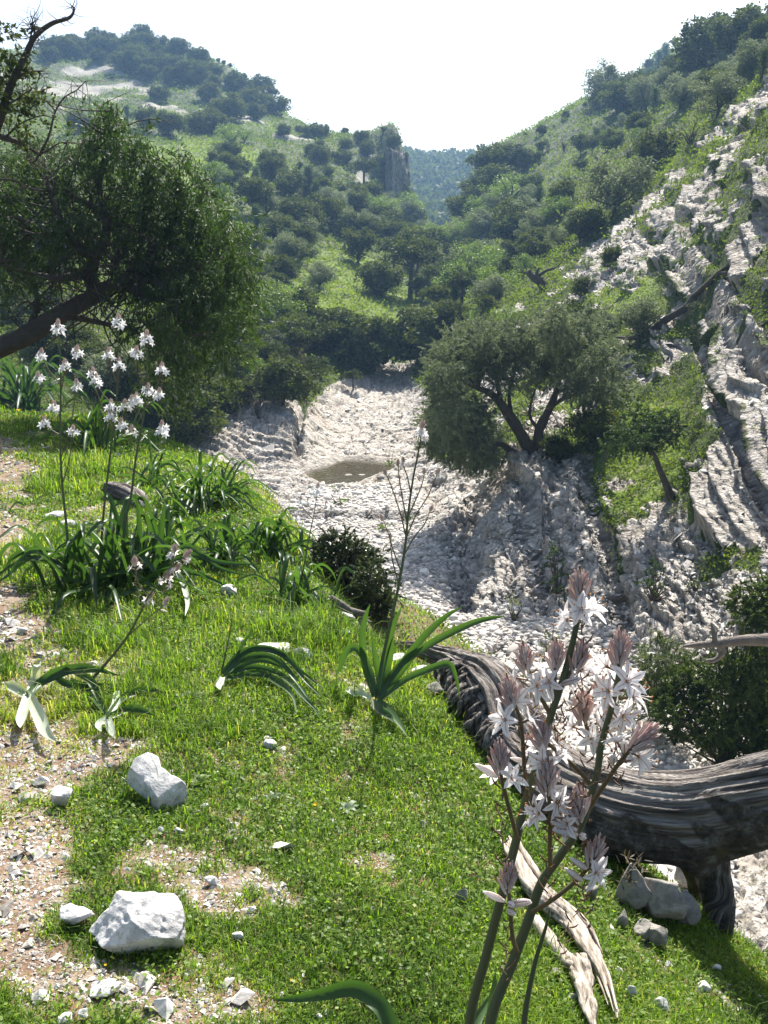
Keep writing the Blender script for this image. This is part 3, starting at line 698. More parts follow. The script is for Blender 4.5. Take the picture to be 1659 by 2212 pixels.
# --- single trees and bushes that can be told apart (u, foot v, height in the photo, kind, label)
T = [
 (308,102,42,'tree','tallest tree on the crest of the left hill'),
 (165,116,38,'round','rounded dark oak at the left end of the left hill crest'),
 (205,108,32,'round','low dark oak just left of the crest dip on the left hill'),
 (240,104,28,'round','small dark oak on the flat stretch of the left crest'),
 (345,108,30,'round','dark oak right beside the tallest crest tree'),
 (385,128,28,'round','oak where the left hill crest begins to drop'),
 (428,140,30,'round','oak on the shoulder of the left hill'),
 (283,152,22,'bright','pale green bush above the bare scree on the left hill'),
 (320,172,30,'round','round dark oak at the top edge of the left scree'),
 (370,184,36,'round','broad oak in the middle of the left hill top'),
 (404,168,25,'tree','smaller oak above the left hill scree'),
 (455,220,36,'round','dark oak left of the rocky knoll on the left hill'),
 (490,262,56,'round','biggest dark round oak high on the left hill'),
 (452,282,46,'round','dark oak below and left of the biggest high oak'),
 (342,222,34,'round','lone dark oak on the lower edge of the left scree'),
 (540,236,38,'round','dark oak near the right brow of the left hill'),
 (583,222,34,'tree','slanting oak standing out on the right brow of the left hill'),
 (505,200,34,'round','oak on the steep shoulder below the crest'),
 (472,137,10,'tree','tiny tree on the crest, left of three'),
 (484,141,10,'tree','tiny tree on the crest, middle of three'),
 (497,146,9,'tree','tiny tree on the crest, right of three'),
 (175,288,46,'round','dark oak left of the juniper top, under the scree'),
 (277,275,46,'tall','dark juniper right behind the near juniper top'),
 (318,283,50,'tree','dark oak under the scree, middle of three in a row'),
 (364,294,50,'round','dark round oak at the right end of the row under the scree'),
 (527,310,32,'bright','bright green bush below the biggest high oak'),
 (690,272,12,'tree','small tree on the saddle of the left ridge'),
 (495,390,54,'tree','oak beside the fern slope at mid height left'),
 (590,392,52,'tree','thin oak on the open fern slope'),
 (646,367,16,'round','tiny dark bush alone on the open slope'),
 (704,386,28,'round','dark bush below the bare track on the left ridge'),
 (693,357,38,'round','dark bush cluster above the bare track'),
 (787,412,72,'umbrella','slender tree with a bare trunk left of the cliff'),
 (822,385,44,'tree','dark oak growing against the cliff face'),
 (873,328,28,'round','dark oak overhanging the edge of the cliff'),
 (850,320,26,'round','oak on the cliff top left of the overhanging one'),
 (829,289,14,'tree','twiggy small tree on the crest above the cliff'),
 (745,291,14,'round','low bush on the ridge line left of the cliff'),
 (872,430,30,'round','dark bush at the foot of the cliff'),
 (627,446,66,'tree','dark oak at the top left of the central wood'),
 (671,434,42,'round','rounded oak at the top of the central wood'),
 (645,500,70,'round','broad oak in the middle of the central wood'),
 (612,530,60,'round','dark oak at the lower edge of the central wood'),
 (556,530,90,'tall','tall dark juniper beside the near juniper crown'),
 (636,562,40,'grey','round grey topped bush below the central wood'),
 (723,490,48,'round','oak at the right end of the central wood'),
 (774,570,74,'tree','small bright edged tree with a bare trunk on the green slope'),
 (690,632,62,'grey','small leaning olive on the green slope'),
 (662,540,62,'grey','pale leafy tree left of the green slope'),
 (822,644,78,'round','dense dark oak left of the tall trunked tree'),
 (850,592,86,'umbrella','trunked tree behind the tall one on the green shelf'),
 (885,647,142,'umbrella','tallest trunked tree on the green shelf above the gully'),
 (627,714,94,'round','dark oak with a crooked trunk on its left side'),
 (712,762,98,'round','dark oak left of the big one by the gully'),
 (796,795,116,'round','big dark oak on the left edge of the gully'),
 (612,876,100,'round','rounded dark bush on the brink above the left rock slab'),
 (553,824,100,'umbrella','oak with two thin bare trunks left of the gully'),
 (763,842,46,'umbrella','small flat topped tree standing on the pale slab'),
 (905,786,126,'round','dense dark oak on the right edge of the gully'),
 (968,728,76,'round','dark oak behind the one on the right edge of the gully'),
 (491,838,66,'grey','grey bush on the left above the rock slab'),
 (1072,372,52,'round','oak at the notch end of the right ridge'),
 (1134,366,42,'round','oak a little above the notch on the right slope'),
 (1169,290,18,'round','dark bush alone on the right ridge line'),
 (1134,297,10,'tree','tiny tree on the low end of the right ridge'),
 (1264,238,16,'umbrella','tiny umbrella shaped tree on the right skyline'),
 (1222,254,14,'round','small bush on the right skyline below the tiny tree'),
 (1309,234,50,'round','dark oak on the brow of the right ridge'),
 (1334,240,46,'grey','grey green tree beside the dark oak on the right brow'),
 (1394,222,50,'round','broad oak in front of the blue hill top'),
 (1459,106,22,'tree','tree on the top of the blue hill behind the right ridge'),
 (1535,158,106,'round','largest dark oak on the upper right ridge'),
 (1578,150,96,'tree','dark oak close behind the largest ridge oak'),
 (1640,120,100,'round','dark oak at the top right corner'),
 (1454,180,56,'round','oak halfway between blue hill and the largest ridge oak'),
 (1640,190,80,'tall','olive brown juniper on the right edge above the rock'),
 (1584,172,46,'grey','grey rounded olive under the largest ridge oak'),
 (1549,258,90,'grey','grey olive with a dark trunk at the top of the rock slope'),
 (1484,330,86,'bare','grey leafless shrub at the top of the rock slope'),
 (1379,292,44,'round','dark oak on the ferny right slope'),
 (1319,324,42,'round','dark bush in the middle of the ferny right slope'),
 (1254,337,42,'tree','dark tree on the left of the ferny right slope'),
 (1419,368,82,'round','dark green oak left of the leafless shrub'),
 (1354,354,54,'bare','grey shrub on the ferny right slope'),
 (1324,474,130,'grey','big grey olive halfway up the right slope'),
 (1219,464,72,'tree','dark oak left of the big grey olive'),
 (1269,518,66,'round','dark oak below the big grey olive'),
 (1039,528,72,'grey','grey green tree at the foot of the notch'),
 (1079,662,66,'tall','dark green juniper above the large olive'),
 (1042,704,44,'bright','green bush just above the large olive on its left'),
 (1090,716,54,'bright','bright green bush just above the large olive'),
 (1259,642,42,'round','dark bush on the grassy rib right of the snag'),
 (1249,728,82,'round','dark shrub behind the right of the large olive'),
 (1304,732,60,'grey','grey shrub right behind the large olive'),
 (1324,577,46,'round','round dark bush on the rim of the rock slope'),
 (1380,745,96,'grey','green shrub under the lower end of the fallen trunk'),
 (1279,966,92,'round','dark shrub right of the large olive trunk'),
 (1205,1000,60,'round','low dark bush beside the large olive root'),
 (398,962,130,'round','dark bush spilling over the left end of the rock slab'),
 (345,935,150,'tall','dark juniper shrub right behind the white asphodel flowers'),
 (440,905,110,'round','dark rounded bush on the brink of the left rock slab'),
 (300,900,150,'round','dark bush behind the tallest white asphodel flowers'),
 (490,890,90,'bare','grey twiggy shrub at the top of the left rock slab'),
 (245,870,120,'grey','grey green bush under the hanging juniper boughs'),
 (560,905,70,'bare','low brownish shrub in a crease of the left rock slab'),
 (420,850,120,'round','large dark oak under the tip of the juniper crown'),
 (480,800,120,'tree','dark oak just right of the juniper crown'),
]
if not SKIP.get('trees'):
    for u, v, h, k, lab in T:
        put_tree(u, v, h, k, lab)
    # --- woods: trees nothing tells apart
    WOOD = [
     ([(395,720),(560,650),(620,700),(700,770),(660,860),(560,880),(470,890),(380,900)], 46, 70, ('round','tree','grey','tall','umbrella','bare','round','bright'), 'tree in the tangled wood above the left rock slab', 'trees of the wood above the left rock slab'),
     ([(540,400),(700,400),(700,500),(640,620),(540,640)], 24, 56, ('round','tree','grey','tall','umbrella'), 'tree inside the wood in the middle of the left slope', 'trees of the wood in the middle of the left slope'),
     ([(690,430),(860,455),(925,510),(950,560),(850,550),(740,520)], 34, 48, ('round','tree','grey','tall','bright'), 'hazy tree in the wood below the cliff', 'trees of the wood below the cliff'),
     ([(100,108),(300,92),(430,130),(520,190),(580,235),(530,250),(450,205),(380,185),(200,135),(100,135)], 46, 30, ('round',), 'bluish dark oak in the wood on top of the left hill', 'trees of the wood on top of the left hill'),
     ([(1050,350),(1110,385),(1220,490),(1260,520),(1100,620),(1000,560),(985,520),(1025,430)], 40, 56, ('round','tree','tall','grey','bright'), 'tree in the steep wood right of the notch', 'trees of the steep wood right of the notch'),
     ([(890,560),(1000,540),(1100,620),(1050,700),(940,700),(900,640)], 22, 66, ('tall','tree','umbrella','grey','bright'), 'tree in the dark hollow above the large olive', 'trees of the hollow above the large olive'),
     ([(1230,240),(1350,205),(1500,130),(1659,90),(1659,180),(1550,230),(1420,260),(1300,250)], 34, 58, ('round','tree','grey','tall'), 'tree in the wood along the upper right ridge', 'trees of the wood along the upper right ridge'),
     ([(600,280),(780,300),(830,330),(760,360),(620,340)], 16, 20, ('round',), 'small dark bush dotted on the left ridge', 'bushes dotted on the left ridge'),
     ([(1150,320),(1420,260),(1440,400),(1300,450),(1180,420)], 18, 30, ('round','grey','tree','bright','bare'), 'bush dotted over the ferny right slope', 'bushes dotted over the ferny right slope'),
     ([(420,300),(560,330),(600,390),(480,460),(430,400)], 8, 36, ('round','tree','bright'), 'bush dotted over the ferny left slope', 'bushes dotted over the ferny left slope'),
     ([(0,560),(160,560),(160,760),(300,800),(380,900),(250,860),(0,760)], 14, 80, ('grey','round'), 'bush glimpsed behind the near juniper', 'bushes behind the near juniper'),
     ([(560,140),(600,200),(600,260),(480,300),(420,300),(470,250)], 8, 34, ('round',), 'dark oak under the rocky brow of the left hill', 'oaks under the rocky brow'),
     ([(1370,190),(1400,150),(1480,118),(1500,140),(1460,180)], 9, 24, ('round',), 'blue grey oak on the far knoll behind the right ridge', 'oaks on the far knoll'),
    ]
    rr_ = np.random.default_rng(11)
    for poly, n, hp, kinds, lab, grp in WOOD:
        pl = np.array(poly); lo, hi = pl.min(0), pl.max(0); k = 0; pts = []; tries = 0
        while k < n and tries < 4000:
            tries += 1
            u, v = rr_.uniform(lo, hi)
            if not inpoly(u, v, poly): continue
            if any(math.hypot(u-a, (v-b)*1.5) < hp*.40 for a, b in pts): continue
            pts.append((u, v)); k += 1
            put_tree(u, v, hp*rr_.uniform(.8, 1.4), kinds[rr_.integers(len(kinds))], lab, grp)

# --- ground cover of the hills: ferns, scrub and herbs nobody could count
if not SKIP.get('cover'):
    def cover(name, N_, rlo, rhi, per, size, mtl, sel, label, seed, rise=.5):
        r = np.random.default_rng(seed)
        az = np.radians(r.uniform(-22, 22, N_)); lr = np.exp(r.uniform(math.log(rlo), math.log(rhi), N_))
        X, Y = lr*np.sin(az), lr*np.cos(az)
        rk_ = gfield(rockf, X, Y); bd = gfield(bedf, X, Y); gs = gfield(GS, X, Y); lu = gfield(lushf, X, Y)
        k = sel(X, Y, rk_, bd, gs, lu, r) ; X, Y, lu = X[k], Y[k], lu[k]; R_ = np.hypot(X, Y)
        Z = gz(X, Y); sz = size(R_)
        mb = MB(); n = len(X)
        off = r.normal(size=(n, per, 3))*sz[:, None, None]*np.array([1.1, 1.1, .45]); off[..., 2] = np.abs(off[..., 2])*rise*2
        C = (np.stack([X, Y, Z], -1)[:, None]+off).reshape(-1, 3)
        base = np.clip(.25+.5*lu+.25*r.normal(size=n)*.6, 0, 1)
        leaves(mb, C, np.repeat(sz*.75, per), .5, -.4, var=np.repeat(base, per), r=r)
        tag(mb.obj(name, mtl), label, None, None, 'stuff')
    m_cov = leaf_mat('herb_cover', (.045, .075, .014), (.17, .24, .035), .5, .7)
    cover('hillside_scrub', 52000, 44, 215, 9, lambda R: .0020*R+.10, m_cov, lambda X, Y, rk, bd, gs, lu, r: (rk < .4) & (gs > 1) & (r.random(len(X)) < .8), 'low green ferns and herbs covering the valley slopes', 3)
    cover('slope_herbs', 42000, 17, 46, 8, lambda R: .0018*R+.045, m_cov, lambda X, Y, rk, bd, gs, lu, r: (rk < .45) & (bd < .3) & (gs > .9), 'low herbs and grass tufts growing on the slopes beside the stream bed', 4)
    cover('bank_side_herbs', 16000, 4, 17, 7, lambda R: .004*R+.012, m_cov, lambda X, Y, rk, bd, gs, lu, r: (gs > .30) & (gs < .98) & (bd < .3) & (rk < .5), 'rough grass and herbs on the steep side of the bank', 6)
    # the far wood seen through the notch
    r = np.random.default_rng(5); mb = MB(); n = 2600
    az = np.radians(r.uniform(-14, 12, n)); R_ = r.uniform(225, 400, n)
    X, Y = R_*np.sin(az), R_*np.cos(az); Z = gz(X, Y)
    for x_, y_, z_ in zip(X, Y, Z):
        rad = r.uniform(1.6, 3.4); k = 26
        d = unit(r.normal(size=(k, 3))); d[:, 2] = np.abs(d[:, 2]); leaves(mb, np.array([x_, y_, z_+rad*.3])+d*rad*np.array([1, 1, .9]), 1.5, .7, 0, outward=d, var=float(np.clip(r.normal(.5, .3), 0, 1)), r=r)
    tag(mb.obj('distant_wood', m_oak), 'unbroken blue wood covering the far hill behind the notch', None, None, 'stuff')

# ================================================================ NEAR TREES
def cloud_from_px(mb, L, n, size, asp, droop, r, sq=.8, spread=.9, spray=.22):
    for (u, v, rp, Y) in L:
        c = P(u, v, Y); rad = 1.12*rp/FPX*Y; k = int(n*rp*rp/2500.)
        d = unit(r.normal(size=(k, 3))); rr = rad*(.15+.85*r.random(k)**.55)*(1+.22*r.normal(size=k))
        off = d*rr[:, None]; off[:, 2] *= sq; off[:, 1] *= spread
        # foliage hangs in short sprays
        m = max(6, int(k/34)); tips = off[r.integers(0, k, m)]; w = r.integers(0, m, k)
        sd = unit(unit(tips)*.7+r.normal(size=(m, 3))*.6-np.array([0, 0, .9*droop])); ln = spray*r.uniform(.5, 1.3, m)
        f_ = r.random(k)
        off = tips[w]+sd[w]*(f_*ln[w])[:, None]+r.normal(size=(k, 3))*(spray*.085)*(1.1-.7*f_)[:, None]
        tone = np.clip(r.normal(.45, .20, m)+.25*r.normal(), 0, 1)[w]
        leaves(mb, c+off, size, asp, droop*.6, outward=sd[w]*1.2, var=tone, r=r)
def limb(mb, pix, r0, r1, seed=0, n=9, rough=.15, seg=None):
    """a branch through pixels (u,v,Y)"""
    pts = [P(u, v, Y) for u, v, Y in pix]
    return tube(mb, pts, np.linspace(r0, r1, len(pts)), n, seg or 6*len(pts), rough=rough, seed=seed)
def twigs(mb, starts, r, n, length, rad, up=.3):
    for _ in range(n):
        c = starts[r.integers(len(starts))]; d = unit(r.normal(size=3)+(0, 0, up))
        p1 = c+d*length*r.uniform(.3, .6)+r.normal(size=3)*length*.08; p2 = p1+unit(d+r.normal(size=3)*.5)*length*r.uniform(.3, .6)
        tube(mb, [c, p1, p2], [rad, rad*.6, rad*.25], 4, 6, cap=False)

if not SKIP.get('near'):
    # --- leaning juniper on the left
    r = np.random.default_rng(21)
    Y = 12.0
    e = empty('juniper_tree', P(-60, 800, Y)); e_loc = np.array(e.location)
    tr = MB(); cr = MB()
    def loc_shift(mb, o): mb.v = [v-o for v in mb.v]
    limb(tr, [(-90,800,12),(0,752,12),(60,722,12),(130,680,12.1),(200,640,12.2),(255,612,12.2),(285,592,12.3)], .125, .08, 1, 16, .3, 80)
    s0 = P(-90, 800, 12); g0 = s0+np.array([-.5, .05, 0]); g0[2] = gz(g0[0], g0[1])-.25; tube(tr, [g0, (g0+s0)/2+(-.05, 0, .02), s0, P(-50, 778, 12)], [.26, .17, .14, .12], 16, 30, rough=.3, seed=1)
    L = []
    for pix, a, b in [
        ([(210,635,12.2),(195,590,12.1),(200,560,12.0),(165,530,11.8),(110,505,11.6),(40,470,11.4)], .10, .02),
        ([(200,560,12.0),(225,520,12.0),(230,470,12.0),(215,400,12.1),(235,300,12.1),(240,230,12.1)], .07, .012),
        ([(285,592,12.3),(320,540,12.3),(360,500,12.4),(400,440,12.4)], .08, .015),
        ([(285,592,12.3),(350,590,12.4),(420,580,12.4),(500,560,12.5)], .07, .015),
        ([(255,612,12.2),(330,640,12.3),(400,660,12.4),(470,700,12.5)], .07, .015),
        ([(255,612,12.2),(250,560,12.5),(290,480,12.8),(320,400,12.9)], .07, .015),
        ([(195,590,12.1),(130,600,11.8),(60,590,11.6),(-30,560,11.5)], .06, .012),
        ([(165,530,11.8),(120,450,11.7),(100,380,11.7)], .05, .012),
        ([(285,600,12.2),(360,620,12.0),(380,690,11.9),(370,760,11.9)], .05, .012),
        ([(230,470,12.0),(170,430,12.0),(60,400,12.0)], .045, .01),
        ([(60,722,12),(80,640,12.2),(30,560,12.4)], .05, .012),
        ([(130,680,12.1),(230,700,12.2),(300,720,12.3),(330,780,12.3)], .04, .01)]:
        L.append(limb(tr, pix, a, b, len(L), 7, .15))
    twigs(tr, np.concatenate(L), r, 420, .75, .011, -.05)
    crown = [(20,360,45),(70,345,50),(130,340,52),(190,330,50),(215,290,42),(238,262,30),(240,225,20),(255,310,40),(290,330,45),(40,420,60),(110,420,62),(180,410,60),(250,400,60),(320,390,50),(365,380,40),(395,355,24),(410,345,16),
             (400,415,45),(440,430,38),(465,460,34),(0,480,60),(70,490,62),(140,480,60),(220,470,55),(290,465,60),(350,460,58),(410,480,55),(460,505,45),(500,500,36),(505,470,18),
             (20,550,55),(90,560,50),(330,530,60),(400,545,60),(460,560,55),(510,555,38),(525,600,30),(300,590,38),(370,610,55),(440,620,58),(500,630,45),(525,650,25),(330,650,40),(400,670,55),(460,690,50),(505,690,34),
             (350,700,40),(420,730,48),(470,740,36),(490,750,24),(300,690,26),(380,760,38),(430,785,30),(-60,420,80),(-60,520,80),(-120,470,90),(150,540,34),(250,540,34),(20,600,30),(270,650,24),(345,790,34),(310,740,30),(390,820,26),(350,840,22),(410,860,20),(470,560,30),(535,560,16),(540,620,14),(500,680,26),(280,700,22),(320,830,18)]
    crown = [(u, v, rp, 12.2+r.normal()*.55) for u, v, rp in crown]
    cloud_from_px(cr, crown, 1350, .068, .22, .9, r, .85, .9, .38)
    for mb_ in (tr, cr): loc_shift(mb_, e_loc)
    tr.obj('trunk', m_bark, e); cr.obj('crown', m_jun, e)
    tag(e, 'large dark juniper with a leaning trunk filling the left side', 'tree')

    # --- half bare tree at the top left corner
    r = np.random.default_rng(23)
    e = empty('half_bare_tree', P(-60, 780, 9.0)); e_loc = np.array(e.location); tr, cr = MB(), MB(); L = []
    s0 = P(-60, 780, 9); g0 = s0+np.array([.03, 0, 0]); g0[2] = gz(g0[0], g0[1])-.2; tube(tr, [g0, (g0+s0)/2, s0, s0+(0, 0, .15)], [.17, .13, .11, .11], 12, 20, rough=.3, seed=2)
    for pix, a, b in [
        ([(-60,780,9),(-70,600,9.2),(-60,420,9.3),(-20,292,9.4)], .11, .05),
        ([(-60,420,9.3),(-15,300,9.4),(8,230,9.4),(25,180,9.4),(55,120,9.4),(75,80,9.4),(110,52,9.4),(150,38,9.4),(160,20,9.4),(155,12,9.4)], .05, .005),
        ([(62,100,9.4),(68,70,9.4),(70,45,9.4),(76,30,9.4)], .010, .003),
        ([(75,80,9.4),(72,60,9.4),(62,48,9.4)], .006, .002),
        ([(25,180,9.4),(50,160,9.4),(85,155,9.4),(80,180,9.4)], .014, .004),
        ([(8,230,9.4),(35,215,9.4),(70,190,9.4)], .012, .003),
        ([(-30,285,9.4),(10,298,9.4),(50,312,9.4),(85,335,9.4)], .032, .014),
        ([(85,335,9.4),(110,320,9.4),(135,308,9.4),(180,312,9.4)], .010, .003),
        ([(85,335,9.4),(70,350,9.4),(50,340,9.4)], .010, .003),
        ([(85,335,9.4),(105,295,9.4),(120,240,9.4),(140,210,9.4),(165,195,9.4),(185,175,9.4)], .012, .003),
        ([(120,240,9.4),(95,215,9.4),(60,210,9.4)], .008, .003),
        ([(0,388,9.2),(35,390,9.2),(60,408,9.2),(95,405,9.2)], .010, .003),
        ([(10,300,9.4),(40,270,9.4),(90,250,9.4),(125,260,9.4)], .010, .003)]:
        L.append(limb(tr, pix, a, b, len(L)+40, 6, .12))
    twigs(tr, np.concatenate(L[1:]), r, 260, .22, .0035, .1)
    cr_px = [(5,100,30),(20,80,12),(10,140,40),(0,190,45),(40,200,22),(20,240,36),(70,250,16),(60,180,18),(60,220,14),(100,262,12),(30,280,22),(-40,120,60),(-40,220,60),(95,225,10),(120,215,9),(40,150,12)]
    cloud_from_px(cr, [(u, v, rp, 9.4+r.normal()*.3) for u, v, rp in cr_px], 500, .045, .5, .2, r, .9)
    for mb_ in (tr, cr): loc_shift(mb_, e_loc)
    tr.obj('trunk', m_bark, e); cr.obj('crown', m_oak, e)
    tag(e, 'half bare tree with a thin leafless branch reaching into the sky at top left', 'tree')

    # --- the big olive on the rock
    r = np.random.default_rng(29)
    base = hit(1130, 985); Yb = base[1]+.4
    e = empty('olive_tree', P(1140, 990, Yb)); e_loc = np.array(e.location); tr, cr = MB(), MB(); L = []
    S_ = Yb/25.0
    for pix, a, b in [
        ([(1150,1010,0),(1150,985,0),(1130,945,0),(1105,905,-.1),(1082,872,-.2),(1060,850,-.3),(1030,838,-.5),(1000,822,-.6)], .20, .04),
        ([(1150,1010,0),(1160,970,.1),(1165,930,.2),(1185,885,.3),(1200,850,.4),(1215,800,.5),(1240,770,.5)], .17, .03),
        ([(1140,1000,0),(1110,980,-.1),(1085,960,-.3),(1050,955,-.5),(1010,930,-.7)], .13, .03),
        ([(1082,872,-.2),(1075,820,0),(1080,770,.1)], .07, .02),([(1105,905,-.1),(1100,850,.2),(1110,800,.3),(1120,760,.3)], .06, .02),
        ([(1185,885,.3),(1215,862,.2),(1250,850,0),(1290,840,-.1)], .06, .015),([(1165,930,.2),(1145,900,.3),(1150,860,.4),(1170,800,.4)], .05, .015),
        ([(1030,838,-.5),(1000,800,-.5),(980,780,-.5)], .035, .012),([(1200,850,.4),(1240,830,.2),(1270,800,.1)], .04, .012)]:
        L.append(limb(tr, [(u, v, Yb+d) for u, v, d in pix], a, b, len(L)+7, 9, .25))
    twigs(tr, np.concatenate(L), r, 160, .8, .012, .4)
    oc_ = [(1030,725,38),(1000,745,42),(970,775,42),(960,820,38),(1055,745,42),(1085,740,40),(1125,735,40),(1165,718,40),(1205,712,42),(1245,722,44),(1280,745,42),(1305,780,38),(1320,820,28),(1010,790,42),(1060,790,38),(1110,780,42),(1160,770,44),(1210,765,46),(1260,785,44),
           (960,865,36),(945,905,34),(975,905,42),(1010,880,42),(1000,930,42),(950,945,34),(1030,960,38),(985,975,34),(1045,1000,26),(1060,935,34),(1045,890,28),(1300,840,26),(1270,860,22),(1240,830,28),(1320,860,18),(930,960,20),(1010,1000,24),(1075,985,16),(1180,810,24),(1090,820,22),(1140,820,18)]
    cloud_from_px(cr, [(u, v, rp, Yb+r.normal()*.9-.2) for u, v, rp in oc_], 8500, .09, .22, .25, r, .9, 1.2, .30)
    for mb_ in (tr, cr): loc_shift(mb_, e_loc)
    tr.obj('trunk', m_bark, e); cr.obj('crown', m_grey, e)
    tag(e, 'large grey green olive with a forked dark trunk standing on the rock outcrop', 'tree')

    # --- small windswept tree on the rock slope, lower right of the olive
    r = np.random.default_rng(31)
    b = hit(1450, 1072); Yb = b[1]
    e = empty('stunted_tree', P(1450, 1076, Yb)); e_loc = np.array(e.location); tr, cr = MB(), MB(); L = []
    for pix, a, c_ in [([(1452,1085,0),(1440,1050,0),(1425,1015,0),(1415,985,0),(1400,965,.1)], .09, .03), ([(1415,985,0),(1385,965,.2),(1350,955,.3)], .03, .01), ([(1400,965,.1),(1420,940,.1),(1450,930,0)], .03, .01)]:
        L.append(limb(tr, [(u, v, Yb+d) for u, v, d in pix], a, c_, len(L)+3, 8, .3))
    twigs(tr, np.concatenate(L[1:]), r, 60, .5, .008, .3)
    cloud_from_px(cr, [(u, v, rp, Yb+r.normal()*.35) for u, v, rp in [(1345,960,20),(1370,945,26),(1400,925,26),(1430,935,24),(1455,955,16),(1390,965,20),(1360,920,16),(1330,980,12),(1420,905,16),(1440,900,20),(1380,895,18),(1465,925,18),(1340,935,18),(1315,965,14),(1400,945,26)]], 7000, .06, .3, .1, r, .7)
    for mb_ in (tr, cr): loc_shift(mb_, e_loc)
    tr.obj('trunk', m_bark, e); cr.obj('crown', m_jun, e)
    tag(e, 'small windswept tree with a bent trunk on the grassy ledge of the rock slope', 'tree')

    # --- fallen dead trunk and the dead snag on the rock slope
    def fallen(name, pixs, label, cat='dead trunk'):
        mb = MB()
        for i, (pix, a, c_) in enumerate(pixs):
            pts = []
            for u, v, dy in pix:
                h_ = hit(u, v); pts.append(P(u, v, h_[1]*.985+dy))
            tube(mb, pts, np.linspace(a, c_, len(pts)), 8, 6*len(pts), rough=.3, seed=i)
        tag(mb.obj(name, m_bark if cat != 'branch' else m_dead), label, cat)
    fallen('fallen_trunk', [([(1400,722,0),(1440,690,0),(1480,665,0),(1500,640,0)], .12, .10), ([(1500,640,0),(1530,612,0),(1552,590,0),(1575,572,0)], .10, .04), ([(1552,590,0),(1575,588,0),(1590,575,0)], .06, .02), ([(1400,722,0),(1365,730,0),(1330,728,0)], .10, .03)], 'fallen dead trunk lying across the rock slope')
    mb = MB(); b = hit(1177, 626); Yb = b[1]
    for i, (pix, a, c_) in enumerate([([(1180,632),(1168,610),(1150,598),(1140,585)], .24, .12), ([(1168,610),(1160,590),(1165,578)], .12, .04), ([(1178,585),(1200,578),(1215,565)], .05, .02), ([(1160,598),(1180,585),(1195,580)], .08, .05)]):
        tube(mb, [P(u, v, Yb) for u, v in pix], np.linspace(a, c_, len(pix)), 8, 14, rough=.35, seed=i+5)
    tag(mb.obj('dead_snag', m_bark), 'short broken snag standing on the grassy rib above the olive', 'dead tree')

    # --- shrubs near the stream
    def shrub(name, u, v, blobs, Y, n, size, asp, mtl, label, droop=0, seed=1, cat='shrub', sq=.9):
        r = np.random.default_rng(seed); e = empty(name, P(u, v, Y)); o_ = np.array(e.location); st, lv = MB(), MB()
        cs = np.array([P(a, b, Y) for a, b, _ in blobs]); basep = P(u, v+6, Y)
        for c in cs[r.integers(0, len(cs), min(40, 4*len(cs)))]:
            t = c+r.normal(size=3)*.08*Y/10; tube(st, [basep+r.normal(size=3)*(.02, .02, 0), (basep+t)/2+r.normal(size=3)*.04, t], [.012*Y/10+.004, .008, .003], 5, 7, cap=False)
        cloud_from_px(lv, [(a, b, rp, Y+r.normal()*.02*Y) for a, b, rp in blobs], n, size, asp, droop, r, sq, .9, size*2.6)
        st.v = [x-o_ for x in st.v]; lv.v = [x-o_ for x in lv.v]
        st.obj('stem', m_bark, e); lv.obj('foliage', mtl, e); tag(e, label, cat); return e
    h_ = hit(760, 1318); Yr = 6.15
    m_rnd = leaf_mat('leathery_leaves', (.032, .050, .020), (.10, .135, .06), .22, .35)
    shrub('round_bush', 755, 1330, [(735,1170,26),(700,1185,24),(765,1185,28),(795,1215,28),(690,1220,28),(730,1215,34),(770,1230,34),(700,1260,34),(745,1265,38),(800,1255,34),(830,1285,26),(710,1295,26),(760,1310,30),(805,1310,34),(840,1318,16),(672,1240,14)], Yr, 9000, .022, .30, m_rnd, 'dense round dark bush at the edge of the bank beside the stones', seed=3)
    h_ = hit(1530, 1655, 6); Yj = max(9.5, h_[1]) if h_ is not None else 12
    m_jg = leaf_mat('green_juniper_foliage', (.035, .060, .012), (.095, .145, .028), .38, .5)
    shrub('juniper_bush', 1560, 1650, [(1640,1285,36),(1600,1300,26),(1655,1330,40),(1610,1345,24),(1700,1300,60),(1560,1440,36),(1600,1430,40),(1650,1420,46),(1500,1460,36),(1450,1490,34),(1480,1520,40),(1540,1500,46),(1600,1490,50),(1655,1490,50),(1700,1500,60),(1440,1540,30),(1500,1570,40),(1560,1570,46),(1620,1560,46),(1670,1570,50),(1530,1620,30),(1590,1625,34),(1640,1615,30),(1700,1600,50),(1460,1580,22),(1420,1520,18)], Yj, 6500, .05, .3, m_jg, 'bushy green juniper at the right edge behind the dead log', seed=5)
    m_wil = leaf_mat('narrow_leaves', (.06, .09, .04), (.15, .19, .09), .35, .45)
    shrub('leafy_shrub', 1420, 1530, [(1430,1395,22),(1400,1430,26),(1450,1430,30),(1380,1470,24),(1420,1470,32),(1465,1460,26),(1390,1510,26),(1430,1510,30),(1480,1420,16),(1360,1500,14),(1350,1540,12),(1400,1545,18)], Yj+.9, 4200, .075, .16, m_wil, 'pale narrow leaved shrub growing out of the cobbles left of the juniper bush', seed=7)
    shrub('leafy_shrub', 1195, 1420, [(1185,1390,12),(1200,1375,12),(1215,1395,12),(1190,1410,10),(1175,1400,8)], hit(1195,1425,6)[1], 2200, .06, .22, m_wil, 'small green shrub among the cobbles behind the top flower', seed=8)
    shrub('leafy_shrub', 1205, 1275, [(1205,1190,12),(1198,1215,15),(1210,1240,16),(1195,1260,14),(1212,1268,12),(1192,1190,8)], hit(1205,1280,6)[1]-.1, 2200, .07, .25, m_jun, 'upright green shrub at the foot of the rock rib', seed=9)
    shrub('leafy_shrub', 1110, 1335, [(1105,1310,9),(1115,1300,8),(1112,1322,9)], hit(1110,1338,6)[1], 2600, .06, .25, m_wil, 'little shrub between cobbles below the smooth rock face', seed=10)
